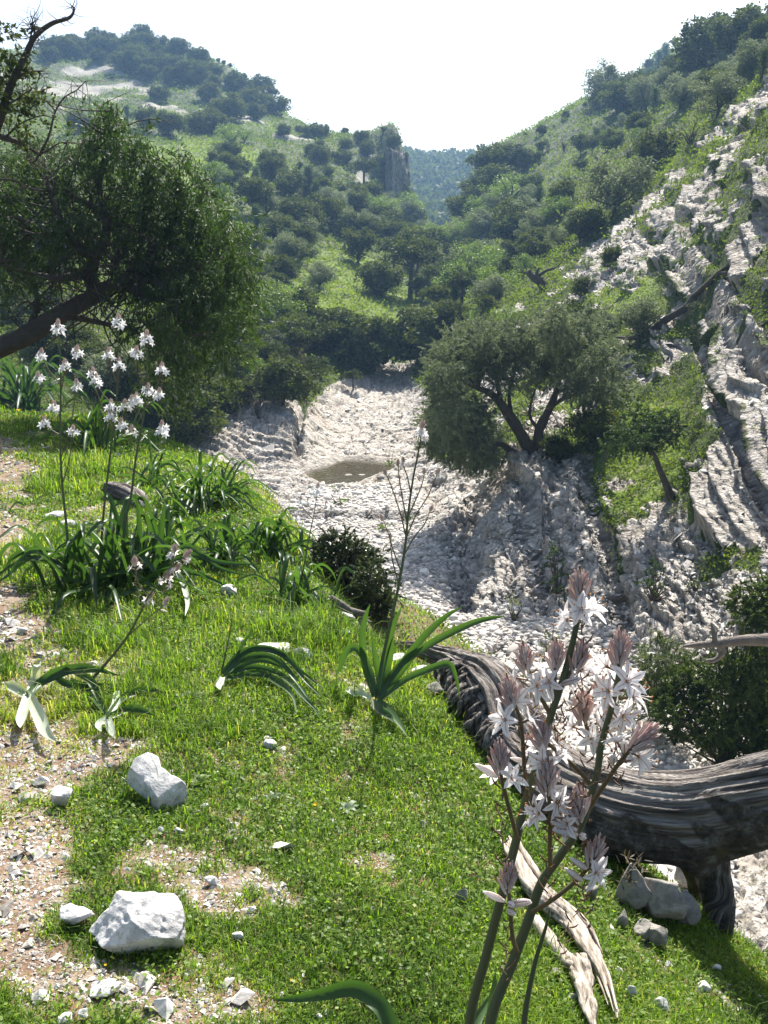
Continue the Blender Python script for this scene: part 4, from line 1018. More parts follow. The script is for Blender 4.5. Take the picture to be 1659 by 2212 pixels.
    shrub('leafy_shrub', 1412, 1290, [(1412,1225,12),(1400,1245,14),(1425,1240,14),(1412,1262,16),(1395,1262,9),(1428,1268,10)], hit(1412,1295,6)[1]-.1, 2200, .06, .3, m_jun, 'dark shrub with a shadow beneath it on the right rock face', seed=12)
    shrub('leafy_shrub', 1500, 1270, [(1500,1255,8),(1515,1262,10),(1490,1265,8)], hit(1500,1275,6)[1], 2000, .05, .3, m_jun, 'small dry shrub on the right rock face', seed=13)
    for u, v, rp, lab in [(735,1082,9,'green weed clump on the cobbles below the pool'),(828,1136,10,'green weed clump in the middle of the cobbles'),(722,1058,8,'green weed at the edge of the pool'),(785,1115,7,'small weed clump on the cobbles'),(845,1000,9,'green clump on the right end of the pool'),(880,1120,9,'pale green weed at the foot of the right rock')]:
        Yw = hit(u, v+5, 6)[1]
        shrub('weed_clump', u, v+6, [(u-3, v, rp), (u+5, v+2, rp*.8)], Yw, 5200, .07, .3, m_brt, lab, seed=int(u), cat='weed', sq=.6)
    # --- tufts and little bushes on the rock slope
    tuft_var = []
    for s in range(4):
        r = np.random.default_rng(300+s); mb = MB()
        C = crown_lumps(r, .42, .42, 0, .5, 9); foliage(mb, C, r.uniform(.12, .22, 9), 60, .07, r, .22, -.5)
        tube(mb, [(0, 0, -.05), (0, 0, .2), (.05, 0, .4)], .02, 4, 4)
        tuft_var.append(mb.mesh('tuft', [m_jun, m_brt, m_jg, m_grey][s]))
    r = np.random.default_rng(41); k = 0; seen = 0
    SL = [((1240,480),(1659,330),(1659,760),(1300,640),(1240,560)), ((1250,560),(1480,600),(1520,760),(1540,960),(1460,980),(1300,900),(1180,900),(1200,700)), ((1280,900),(1500,980),(1500,1130),(1290,1060)), ((1500,230),(1659,200),(1659,420),(1420,460)), ((1180,940),(1300,900),(1290,1000),(1200,1000)),((1450,760),(1540,760),(1550,960),(1460,960))]
    wts = [34, 60, 26, 34, 16, 26]
    for poly, n in zip(SL, wts):
        pl = np.array(poly); lo, hi = pl.min(0), pl.max(0); c = 0
        while c < n:
            u, v = r.uniform(lo, hi)
            if not inpoly(u, v, poly): continue
            p_ = hit(u, v, 9); c += 1
            if p_ is None or p_[1] > 60: continue
            px = r.uniform(9, 26); s_ = px/FPX*p_[1]/.5
            o = bpy.data.objects.new('rock_tuft', tuft_var[r.integers(4)]); COL.objects.link(o)
            o.location = (p_[0], p_[1], p_[2]-.04); o.scale = (s_*r.uniform(.9, 1.5), s_*r.uniform(.9, 1.5), s_*r.uniform(.7, 1.1)); o.rotation_euler = (0, 0, r.uniform(0, 6.28))
            tag(o, 'small green tuft growing from the right rock slope', 'tuft', 'green tufts on the right rock slope')

# ================================================================ POOL
if not SKIP.get('pool'):
    m_wat, nt, out = mat('pool_water'); q = N(nt)
    pos = q.n('ShaderNodeNewGeometry').outputs['Position']
    gl = q.n('ShaderNodeBsdfPrincipled', {'Base Color': (.070, .058, .036, 1), 'Roughness': .05, 'IOR': 1.33, 'Specular IOR Level': .9, 'Normal': q.bump(q.noise(pos, 5, 3), .02, .5)})
    q.link(gl.outputs[0], out.inputs[0])
    r_ = 1.0; c = np.array(POOL, float).mean(0); pts = []
    for u, v in POOL: pts.append(P(*(c+(np.array([u, v])-c)*np.array([1.35, 1.9])), 1.0))
    V = []
    for pnt in pts:
        d = pnt-CAM; t = (WATER-CAM[2])/d[2]; V.append(CAM+d*t)
    V = np.array(V); V[:, 2] = WATER+.0
    mb = MB(); n = len(V); cc = V.mean(0); mb.add(np.vstack([V, cc]), [[i, (i+1) % n, n] for i in range(n)])
    tag(mb.obj('pool_water', m_wat, smooth=False), kind='structure')

# ================================================================ STONES
m_stone, nt, out = mat('pale_limestone'); q = N(nt)
tc = q.n('ShaderNodeTexCoord').outputs['Object']; oi = q.n('ShaderNodeObjectInfo').outputs['Random']
va = q.n('ShaderNodeAttribute', attribute_name='var').outputs['Fac']
pos = q.n('ShaderNodeNewGeometry').outputs['Position']
n1 = q.noise(pos, 9, 5, .6); n2 = q.noise(pos, 45, 4, .6)
c = q.ramp(q.math('ADD', q.math('MULTIPLY', va, .75), q.math('MULTIPLY', n1, .35)), [(.15, (.25, .225, .195)), (.45, (.43, .40, .36)), (.75, (.56, .53, .485)), (1., (.67, .645, .60))])
c = q.mix(q.math('MULTIPLY', q.ramp(n2, [(.32, (1, 1, 1)), (.42, (0, 0, 0))]), .25), c, (.30, .24, .18))
p = q.n('ShaderNodeBsdfPrincipled', {'Base Color': c, 'Roughness': .85, 'Specular IOR Level': .3, 'Normal': q.bump(q.math('ADD', n1, q.math('MULTIPLY', n2, .4)), .012, .6)})
q.link(p.outputs[0], out.inputs[0])
m_rock, nt, out = mat('weathered_rock'); q = N(nt)
pos = q.n('ShaderNodeTexCoord').outputs['Object']
n1 = q.noise(pos, 14, 6, .65); n2 = q.noise(pos, 60, 5, .65); n3 = q.noise(pos, 5, 4, .6)
c = q.ramp(n3, [(.3, (.50, .49, .47)), (.5, (.60, .585, .56)), (.7, (.68, .67, .645))])
c = q.mix(q.math('MULTIPLY', q.ramp(n1, [(.48, (0, 0, 0)), (.58, (1, 1, 1))]), .7), c, (.30, .30, .29))
c = q.mix(q.math('MULTIPLY', q.ramp(n1, [(.27, (1, 1, 1)), (.38, (0, 0, 0))]), .5), c, (.46, .34, .22))
c = q.mix(q.math('MULTIPLY', q.ramp(n2, [(.36, (1, 1, 1)), (.45, (0, 0, 0))]), .45), c, (.2, .18, .15))
zz = q.n('ShaderNodeSeparateXYZ', {0: pos}).outputs['Z']
c = q.mix(q.math('MULTIPLY', q.ramp(q.math('ADD', q.math('MULTIPLY', zz, 6.0), n1), [(.20, (1, 1, 1)), (.45, (0, 0, 0))]), .45), c, (.36, .28, .19))
p = q.n('ShaderNodeBsdfPrincipled', {'Base Color': c, 'Roughness': .88, 'Specular IOR Level': .3, 'Normal': q.bump(q.math('ADD', n1, q.math('MULTIPLY', n2, .5)), .010, .8)})
q.link(p.outputs[0], out.inputs[0])

m_rock_grey_shade = m_rock.copy(); m_rock_grey_shade.name = 'grey_shaded_rock'  # darker rock copy: shade under the log put into its colour, besides grey rocks
for n_ in m_rock_grey_shade.node_tree.nodes:
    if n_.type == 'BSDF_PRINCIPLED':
        q2 = N(m_rock_grey_shade.node_tree); l_ = n_.inputs['Base Color'].links[0].from_socket; o2 = q2.mix(1.0, l_, (.48, .46, .42), 'MULTIPLY'); q2.link(o2, n_.inputs['Base Color']); break
def stone_verts(sub, seed, planes=7, rough=.06, dims=(1, .75, .5)):
    V, F = ico(sub); r = np.random.default_rng(seed); V = V.copy()
    for _ in range(planes+(5 if sub >= 4 else 0)):
        d = unit(r.normal(size=3)); k = r.uniform(.40, .78) if sub >= 4 else r.uniform(.55, .85)
        h = V @ d; V = V-np.outer(np.maximum(h-k, 0)*.88, d)
    nn = fbm(V[:, 0]*1.6+seed, V[:, 1]*1.6, V[:, 2]*1.6+.01, 4, seed)
    V = V*(1+rough*2*nn)[:, None]
    return V*np.array(dims), F
if not SKIP.get('stones'):
    r = np.random.default_rng(51)
    def spot(n, rlo, rhi, sel, power=1.0):
        az = np.radians(r.uniform(-16, 24, n)); R_ = (r.uniform(rlo**power, rhi**power, n))**(1/power)
        X, Y = R_*np.sin(az), R_*np.cos(az); k = sel(X, Y); return X[k], Y[k]
    onbed = lambda X, Y: (gfield(bedf, X, Y) > .4) & (gfield(pd, X, Y) < .02)
    X, Y = spot(30000, 7.5, 34, onbed, 1.25)
    size = np.exp(r.normal(math.log(.058), .38, len(X))); size = np.clip(size, .025, .16)
    big = r.random(len(X)) < .006; size[big] = r.uniform(.14, .22, big.sum())
    app = size/np.hypot(X, Y); u_, v_ = proj(X, Y, gz(X, Y)); vis = (u_ > -20) & (u_ < 1680)
    order = np.argsort(-(app*vis)); top = order[:290]; rest = order[290:]
    variants = []
    for k in range(7):
        V, F = stone_verts(3, 700+k, 8, .05, (1, .74, .46)); mb = MB(); mb.add(V, F, np.clip(r.normal(.6, .15), 0, 1)); variants.append(mb.mesh('river_stone', m_stone))
    for i in top:
        o = bpy.data.objects.new('river_stone', variants[r.integers(7)]); COL.objects.link(o)
        z = float(gz(X[i], Y[i])); s = size[i]
        o.location = (X[i], Y[i], z+s*.10); o.scale = (s, s*r.uniform(.8, 1.2), s*r.uniform(.8, 1.3)); o.rotation_euler = (r.normal()*.2, r.normal()*.2, r.uniform(0, 6.28))
        tag(o, 'rounded pale cobble lying on the dry stream bed', 'cobble', 'larger cobbles of the dry stream bed')
    # the rest of the cobbles, past counting
    mb = MB(); lows = [stone_verts(2, 800+k, 6, .05, (1, .72, .45)) for k in range(8)]
    lowf = [stone_verts(1, 850+k, 3, .05, (1, .72, .45)) for k in range(8)]
    Z = gz(X, Y)
    for i in rest:
        V, F = (lows if math.hypot(X[i], Y[i]) < 18 else lowf)[r.integers(8)]; s = size[i]; a = r.uniform(0, 6.28); ca, sa = math.cos(a), math.sin(a)
        t = r.normal()*.25; W_ = V.copy(); W_[:, 2] += W_[:, 0]*t; W_ = W_*np.array([s, s, s*r.uniform(.8, 1.4)])
        W_ = np.stack([W_[:, 0]*ca-W_[:, 1]*sa, W_[:, 0]*sa+W_[:, 1]*ca, W_[:, 2]], -1)+np.array([X[i], Y[i], Z[i]+s*.08])
        mb.add(W_, F, np.clip(r.normal(.62, .22), 0, 1))
    tag(mb.obj('cobble_bed', m_stone), 'countless small cobbles covering the dry stream bed', None, None, 'stuff')
    # broken flakes strewn over the rock slopes
    mb = MB(); n = 90000; az = np.radians(r.uniform(-14, 23, n)); R_ = np.exp(r.uniform(math.log(14), math.log(50), n)); X, Y = R_*np.sin(az), R_*np.cos(az)
    k = (gfield(midr, X, Y) > .4) & (gfield(pd, X, Y) < 1e-7) & (fbm(X*.8, Y*.8, o=3, seed=88) > -.22) & (r.random(n) > .72*gfield(SLABZ, X, Y)); X, Y, R_ = X[k], Y[k], R_[k]; Z = gz(X, Y); n = len(X)
    FV = np.array([(-1, -.7, -.3), (1, -.6, -.3), (.8, .7, -.3), (-.9, .6, -.3), (-.8, -.6, .3), (.9, -.5, .25), (.7, .6, .35), (-.7, .5, .3)]); FF = np.array([(4, 5, 6, 7), (0, 1, 5, 4), (1, 2, 6, 5), (2, 3, 7, 6), (3, 0, 4, 7)])
    s_ = (.0008*R_+.005)*np.exp(r.normal(0, .55, n)); a_ = r.normal(.35, .6, n)+np.where(X < 0, 1.2, 0); ca, sa = np.cos(a_)[:, None], np.sin(a_)[:, None]
    V = FV[None]*np.array([.8, 1.5, .6])*(1+.25*r.normal(size=(n, 8, 3))); V[..., 2] += V[..., 0]*r.normal(.3, .4, n)[:, None]+V[..., 1]*r.normal(0, .3, n)[:, None]
    V = np.stack([V[..., 0]*ca-V[..., 1]*sa, V[..., 0]*sa+V[..., 1]*ca, V[..., 2]], -1)*s_[:, None, None]+np.stack([X, Y, Z+s_*.1], -1)[:, None]
    mb.add(V.reshape(-1, 3), (FF[None]+8*np.arange(n)[:, None, None]).reshape(-1, 4), np.repeat(np.clip(r.normal(.5, .25, n), 0, 1), 8))
    tag(mb.obj('rock_flakes', m_stone, smooth=False), 'broken limestone flakes covering the bare rock slopes', None, None, 'stuff')
    # pebbles on the bank
    mb = MB()
    OV = np.array([(1, 0, 0), (-.9, .1, 0), (0, .8, .05), (.1, -.85, 0), (.1, .05, .55), (0, 0, -.4), (.6, .5, .25), (-.5, -.5, .3)], float)
    OF = np.array([(0, 6, 4), (6, 2, 4), (2, 1, 4), (1, 7, 4), (7, 3, 4), (3, 0, 4), (0, 2, 6), (1, 3, 7), (2, 0, 5), (1, 2, 5), (3, 1, 5), (0, 3, 5)])
    for n, base_s, sg, pw, am in ((190000, .0028, .5, 1.2, .75), (60000, .0056, .45, 1.5, .34), (9000, .0125, .4, 1.6, .24)):
        az = np.radians(r.uniform(-24, 24, n)); R_ = np.exp(r.uniform(math.log(1.6), math.log(13), n)); X, Y = R_*np.sin(az), R_*np.cos(az)
        b_ = gfield(bare, X, Y); gs = gfield(GS, X, Y); k = (gs < .03) & (r.random(n) < (b_**pw*am+.012)); X, Y, R_ = X[k], Y[k], R_[k]; n = len(X); Z = gz(X, Y)
        s_ = np.clip(np.exp(r.normal(0, sg, n))*base_s*(.55+.22*R_), .0015, .05); a_ = r.uniform(0, 6.28, n); ca, sa = np.cos(a_)[:, None], np.sin(a_)[:, None]
        V = OV[None]*(1+.22*r.normal(size=(n, 8, 3))); V[..., 2] += V[..., 0]*r.normal(0, .3, n)[:, None]
        V = np.stack([V[..., 0]*ca-V[..., 1]*sa, V[..., 0]*sa+V[..., 1]*ca, V[..., 2]], -1)*s_[:, None, None]+np.stack([X, Y, Z+s_*.12], -1)[:, None]
        F = (OF[None]+8*np.arange(n)[:, None, None]).reshape(-1, 3); mb.add(V.reshape(-1, 3), F, np.repeat(np.clip(r.normal(.42, .28, n), 0, 1), 8))
    tag(mb.obj('bank_pebbles', m_stone, smooth=False), 'small stones scattered over the worn parts of the grassy bank', None, None, 'stuff')

    # --- rocks of the bank that can be told apart
    def rock_at(u, v, w, h, label, seed, depth=.8, planes=9, rough=.09, tilt=0., sink=.25, rz=None, sub=5, push=0., name='rock', wedge=0., grey=False):
        """w,h: outline in the photo; (u,v) its centre"""
        p_ = hit(u, v+h*.42)
        Y = p_[1]+push; sc = Y/cp/FPX*1.02
        Wm, Hm = w*sc/2, h*sc/2
        dims = (Wm, Wm*depth, Hm*1.0)
        V, F = stone_verts(sub, seed, planes, rough, (1, 1, 1)); x = V[:, 0].copy()
        V[:, 2] += wedge*x*.5
        V[:, 2] = np.where(V[:, 2] < -sink*1.6, -sink*1.6+(V[:, 2]+sink*1.6)*.3, V[:, 2])
        V = V*np.array(dims); fine = fbm(V[:, 0]*22, V[:, 1]*22, V[:, 2]*22+.01, 4, seed+1)
        V = V*(1+.05*fine)[:, None]
        if tilt: ct, st_ = math.cos(tilt), math.sin(tilt); V = np.stack([V[:, 0]*ct-V[:, 2]*st_, V[:, 1], V[:, 0]*st_+V[:, 2]*ct], -1)
        mb = MB(); mb.add(V, F); o = mb.obj(name, m_rock)
        c = P(u, v, Y+Wm*depth*.3); c[2] -= Hm*.12; o.location = c
        if grey: o.data.materials[0] = m_rock_grey_shade
        return tag(o, label, 'rock')
    RK = [
     (585,1606,36,32,'small grey rock in the middle of the grass',3,.8),(130,1722,74,60,'pale domed rock left of the tall pitted rock',5,.8),
     (230,2130,92,46,'flat white stone just below the biggest rock',6,.8),(165,1975,92,66,'white rock tucked behind the left of the biggest rock',8,.8),
     (455,1903,34,28,'small white stone on the worn patch in the middle',9,.8),(513,2023,32,26,'small white stone alone right of the biggest rock',10,.8),
     (441,1740,28,22,'little pale stone right of the tall pitted rock',11,.8),(349,1795,22,28,'little brown stone under the tall pitted rock',12,.8),(385,1793,30,24,'pale stone under the right of the tall pitted rock',13,.8),
     (597,1402,90,34,'long flat pale slab at the left of the pair near the bank edge',14,.8),(655,1408,66,32,'tan flat slab at the right of the pair near the bank edge',15,.8),
     (520,1382,40,22,'low white stone left of the flat pale slabs',16,.8),(495,1276,56,30,'white stone in the upper grass right of the big leaf clump',17,.8),(560,1324,32,16,'small white flat stone in the upper grass',18,.8),(615,1336,36,14,'white flat stone close to the bank edge in the upper grass',19,.8),
     (47,1362,34,18,'white stone on the left path',20,.8),(120,1112,60,20,'white ledge stone behind the big leaf clump on its left',21,.8),(150,1130,46,18,'white stone right below the ledge stone behind the leaf clump',22,.8),(63,1164,20,12,'tiny white stone left of the big leaf clump',25,.8),
     (200,1010,22,10,'small white stone on the upper left grass',26,.8),(78,1020,30,16,'white stone on the upper left gravel',27,.8),
     (690,1352,36,22,'white stone left of the rock heap on the bank edge',28,.8),(720,1340,34,28,'white rock on the left of the heap at the bank edge',29,.8),(750,1330,40,34,'topmost white rock of the heap at the bank edge',30,.8),(745,1366,44,30,'lowest white rock of the heap at the bank edge',31,.8),(775,1352,34,30,'white rock on the right of the heap at the bank edge',32,.8),(718,1372,26,18,'small stone in front of the heap at the bank edge',33,.8),
     (865,1425,56,30,'pale rock behind the strap leaves beside the log',34,.8),(905,1448,60,36,'pale boulder between the strap leaves and the log',35,.8),(935,1488,52,38,'dark streaked rock at the upper end of the log',36,.8),
     (1000,1935,36,46,'narrow grey rock in the grass left of the nearest stalks',37,.7),(1076,1800,24,36,'grey rock half sunk under the near flowers',38,.8),
     (1275,1925,50,56,'grey rock under the log by the splintered wood',39,.8),(1345,1985,40,66,'upright grey rock below the log',40,.8),(1390,2010,60,60,'shaded grey rock in the hollow under the log',41,.8),(1430,1930,120,170,'big shaded boulder in the hollow under the log',42,.8),(1480,1890,80,90,'boulder behind the shaded boulder under the log',43,.8),
     (1520,2130,54,30,'white rock in the lower right grass',44,.8),(1545,2090,30,24,'upper one of two white rocks in the lower right grass',45,.8),(1430,2170,44,40,'white rock at the bottom right beside the splintered wood',46,.8),(1365,2140,36,50,'white rock between the splintered wood and the right grass',47,.8),
     (1372,1915,100,130,'tallest shaded rock in the hollow under the log',61,.8),(1475,1960,84,120,'shaded rock leaning against the prop of the log',62,.8),(1415,2015,96,70,'low shaded rock in front of the hollow under the log',63,.8),
     (1240,2155,54,40,'mossy rock under the splintered wood',48,.8),(1200,2100,46,40,'grey rock left of the splintered wood',49,.8),(270,1688,26,22,'pale stone touching the left of the tall pitted rock',50,.8),
     (50,1405,26,16,'small pale stone on the left path below the white stone',52,.8),(140,2200,50,30,'pale stone near the bottom left corner',53,.8),(180,2190,36,36,'narrow pale stone beside the one near the bottom left corner',54,.8),(70,1790,22,14,'small stone at the far left of the worn ground',55,.8),(690,2195,26,18,'tiny stone at the bottom edge of the grass',56,.8),
    ]
    for u, v, w, h, lab, sd, dp in RK:
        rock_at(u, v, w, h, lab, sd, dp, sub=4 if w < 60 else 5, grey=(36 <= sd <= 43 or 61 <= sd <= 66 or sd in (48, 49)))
    # the two main rocks, shaped by hand
    def sculpt(prof, label, seed, u, v, tiltx, name='rock'):
        """prof: list of outline points (px, relative to centre) seen from the camera side; thickness varies"""
        p_ = hit(u, v+prof['foot']); Y = p_[1]; sc = Y/cp/FPX
        V, F = ico(6); V = V.copy(); r = np.random.default_rng(seed)
        ang = np.arctan2(V[:, 2], V[:, 0]); pr = np.array(prof['out'], float); pa = np.arctan2(-pr[:, 1], pr[:, 0]); o_ = np.argsort(pa); rad = np.hypot(pr[:, 0], pr[:, 1])[o_]
        rr = np.interp(ang, pa[o_], rad, period=2*PI)*sc
        flat = np.hypot(V[:, 0], V[:, 2]); 
        X_ = np.cos(ang)*rr*flat**.75; Z_ = np.sin(ang)*rr*flat**.75; Y_ = V[:, 1]*prof['thick']*sc
        V = np.stack([X_, Y_, Z_], -1)
        for d, k in prof['cuts']:
            d = unit(np.array(d, float)); h = V @ d; V = V-np.outer(np.maximum(h-k*sc, 0)*.9, d)
        a = 1/(sc*70)
        V = V*(1+.20*fbm(V[:, 0]*a, V[:, 1]*a, V[:, 2]*a+.01, 4, seed)+.025*fbm(V[:, 0]*a*7, V[:, 1]*a*7, V[:, 2]*a*7+.01, 3, seed))[:, None]
        c1_, c2_, _i = cell(V[:, 0]*a*1.6, V[:, 1]*a*1.6, V[:, 2]*a*1.6+.01, seed)
        V = V*(1-.16*sst(.35, .0, c1_))[:, None]
        mb = MB(); mb.add(V, F); o = mb.obj(name, m_rock); o.location = P(u, v, Y+prof['thick']*sc*.55); o.rotation_euler = (tiltx, 0, 0)
        return tag(o, label, 'rock')
    sculpt(dict(out=[(-122,40),(-112,5),(-95,-20),(-60,-45),(-45,-85),(-20,-100),(25,-95),(60,-90),(100,-80),(112,-50),(114,0),(112,60),(60,78),(0,70),(-60,66),(-85,50)], thick=88, foot=60,
                cuts=[((0, -1, .25), 58), ((.2, -1, -.9), 44), ((-.6, -.4, -.8), 60), ((-.7, -.6, .7), 62), ((0, .2, 1), 82), ((.5, -.6, .9), 66)]), 'biggest rock, white and blocky, in the lower left grass', 4, 290, 2010, -.12)
    sculpt(dict(out=[(-42,-72),(-25,-84),(0,-74),(8,-48),(34,-30),(62,-6),(68,24),(62,56),(28,68),(-2,60),(-18,28),(-44,8),(-68,-8),(-66,-36)], thick=38, foot=45,
                cuts=[((.2, -1, .5), 22), ((-.6, -.8, -.4), 26), ((.7, -.6, -.3), 40)]), 'tall pitted white rock leaning in the grass', 14, 336, 1702, -.5)

# ================================================================ GRASS OF THE BANK
if not SKIP.get('grass'):
    m_grass, nt, out = mat('grass_blades'); q = N(nt)
    a = q.n('ShaderNodeAttribute', attribute_name='var').outputs['Fac']
    c = q.ramp(a, [(0, (.035, .075, .012)), (.35, (.098, .180, .020)), (.70, (.20, .30, .034)), (.88, (.34, .36, .08)), (1, (.44, .37, .22))])
    pp = q.n('ShaderNodeBsdfPrincipled', {'Base Color': c, 'Roughness': .5, 'Specular IOR Level': .3})
    t = q.n('ShaderNodeBsdfTranslucent', {'Color': q.mix(1.0, c, (1.5, 1.6, .6), 'MULTIPLY')}); mx = q.n('ShaderNodeMixShader', {0: .5})
    q.link(pp.outputs[0], mx.inputs[1]); q.link(t.outputs[0], mx.inputs[2]); q.link(mx.outputs[0], out.inputs[0])
    def ground_pts(r, n, rlo, rhi, azl=-24, azh=26, power=None):
        az = np.radians(r.uniform(azl, azh, n)); R_ = np.exp(r.uniform(math.log(rlo), math.log(rhi), n)) if power is None else r.uniform(rlo**power, rhi**power, n)**(1/power)
        return R_*np.sin(az), R_*np.cos(az), R_
    r = np.random.default_rng(61)
    n = 520000
    X, Y, R_ = ground_pts(r, n, 1.5, 14.5)
    b_ = gfield(bare, X, Y); gs = gfield(GS, X, Y)
    lushn = fbm(X*1.7, Y*1.7, o=4, seed=201); finen = fbm(X*9, Y*9, o=2, seed=205)
    dens = np.clip(1.0-b_*.98+.35*lushn+.45*finen, .03, 1)*np.where(gs > .02, np.clip(.85-gs*1.9, 0, 1), 1)
    k = (r.random(n) < dens) & (gs < .42); X, Y, R_, lushn, b_ = X[k], Y[k], R_[k], lushn[k], b_[k]; n = len(X)
    Z = gz(X, Y)
    hgt = (.012+.0018*R_+.012*np.clip(lushn+.4, 0, 1.2)+.020*np.clip(fbm(X*.8, Y*.8, o=2, seed=211), 0, 1))*np.exp(r.normal(0, .38, n))*(1-.55*b_)*(1+1.3*sst(.12, .5, fbm(X*1.9, Y*1.9, o=3, seed=217)))*np.where(r.random(n) < .006, 2.2, 1)
    wid = .0011+.00062*R_
    az = r.uniform(0, 2*PI, n); lean = r.uniform(.15, 1.1, n)
    d = np.stack([np.cos(az), np.sin(az), 0*az], -1); s_ = np.stack([-np.sin(az), np.cos(az), 0*az], -1)
    base = np.stack([X, Y, Z-.002], -1)
    mid = base+d*(hgt*lean*.35)[:, None]; mid[:, 2] += hgt*.62
    tip = base+d*(hgt*lean)[:, None]; tip[:, 2] += hgt*(1-.32*lean)
    V = np.stack([base-s_*wid[:, None]*.5, base+s_*wid[:, None]*.5, mid+s_*wid[:, None]*.5, mid-s_*wid[:, None]*.5, tip], 1).reshape(-1, 3)
    i5 = np.arange(n)*5; var = np.clip(.42+.22*fbm(X*.7, Y*.7, o=3, seed=225)+.30*fbm(X*2.5, Y*2.5, o=3, seed=221)+.16*r.normal(size=n)+.30*b_, 0, .92); var = np.where(r.random(n) < .03+.22*b_, r.uniform(.88, 1, n), var)
    mb = MB(); mb.add(V, np.stack([i5, i5+1, i5+2, i5+3], -1), np.repeat(var, 5))
    mb.f.append(np.stack([i5+3, i5+2, i5+4], -1)); mb.mi.append(np.zeros(n, int))
    tag(mb.obj('grass', m_grass), 'short bright green grass covering the bank', None, None, 'stuff')
    # clover and other small flat leaves between the blades
    n = 170000; X, Y, R_ = ground_pts(r, n, 1.5, 12)
    b_ = gfield(bare, X, Y); gs = gfield(GS, X, Y); ln = fbm(X*2.1, Y*2.1, o=3, seed=231)
    k = (gs < .38) & (r.random(n) < np.clip(.55-b_*.6+.9*ln, .02, 1)*np.clip(1-gs*2.2, 0, 1)); X, Y, R_ = X[k], Y[k], R_[k]; n = len(X)
    C = np.stack([X, Y, gz(X, Y)+r.uniform(.006, .030, n)], -1)
    o = r.normal(size=(n, 3)); mb = MB()
    yaw = r.uniform(0, 2*PI, n); tl = r.normal(0, .45, (n, 2)); L = (.0045+.0016*R_)*r.uniform(.7, 1.5, n)
    dx = np.stack([np.cos(yaw), np.sin(yaw), tl[:, 0]], -1); dy = np.stack([-np.sin(yaw), np.cos(yaw), tl[:, 1]], -1)
    V = np.stack([C-dx*L[:, None]*.6, C+dy*L[:, None]*.5, C+dx*L[:, None]*.6, C-dy*L[:, None]*.5], 1).reshape(-1, 3)
    mb.add(V, np.arange(4*n).reshape(-1, 4), np.repeat(np.clip(r.normal(.48, .17, n), 0, .86), 4))
    tag(mb.obj('clover', m_grass), 'small clover and herb leaves mixed into the grass', None, None, 'stuff')

# ================================================================ ASPHODELS
m_strap = leaf_mat('strap_leaves', (.024, .058, .020), (.085, .150, .050), .36, .42, tcol=(1.35, 1.6, .5))
m_stalk, nt, out = mat('flower_stalk'); q = N(nt)
a = q.n('ShaderNodeAttribute', attribute_name='var').outputs['Fac']
n1 = q.noise(q.n('ShaderNodeTexCoord').outputs['Object'], 60, 4)
c = q.mix(a, (.085, .12, .055), (.20, .095, .05)); c = q.mix(q.math('MULTIPLY', n1, .35), c, (.05, .07, .035))
p = q.n('ShaderNodeBsdfPrincipled', {'Base Color': c, 'Roughness': .55, 'Specular IOR Level': .4}); q.link(p.outputs[0], out.inputs[0])
def petal_mat(name, c, tr):
    m, nt, out = mat(name); q = N(nt)
    a = q.n('ShaderNodeAttribute', attribute_name='var').outputs['Fac']
    cc = q.mix(a, c[0], c[1])
    p = q.n('ShaderNodeBsdfPrincipled', {'Base Color': cc, 'Roughness': .5, 'Specular IOR Level': .3}); t = q.n('ShaderNodeBsdfTranslucent', {'Color': cc}); mx = q.n('ShaderNodeMixShader', {0: tr})
    q.link(p.outputs[0], mx.inputs[1]); q.link(t.outputs[0], mx.inputs[2]); q.link(mx.outputs[0], out.inputs[0]); return m
m_petal = petal_mat('white_petals', ((.86, .84, .84), (.93, .92, .92)), .5)
m_rib = petal_mat('brown_veins', ((.40, .22, .17), (.55, .36, .30)), .3)
m_bud = petal_mat('pink_buds', ((.55, .37, .33), (.87, .84, .81)), .40)
m_anther = petal_mat('orange_anthers', ((.55, .22, .05), (.65, .30, .08)), .1)

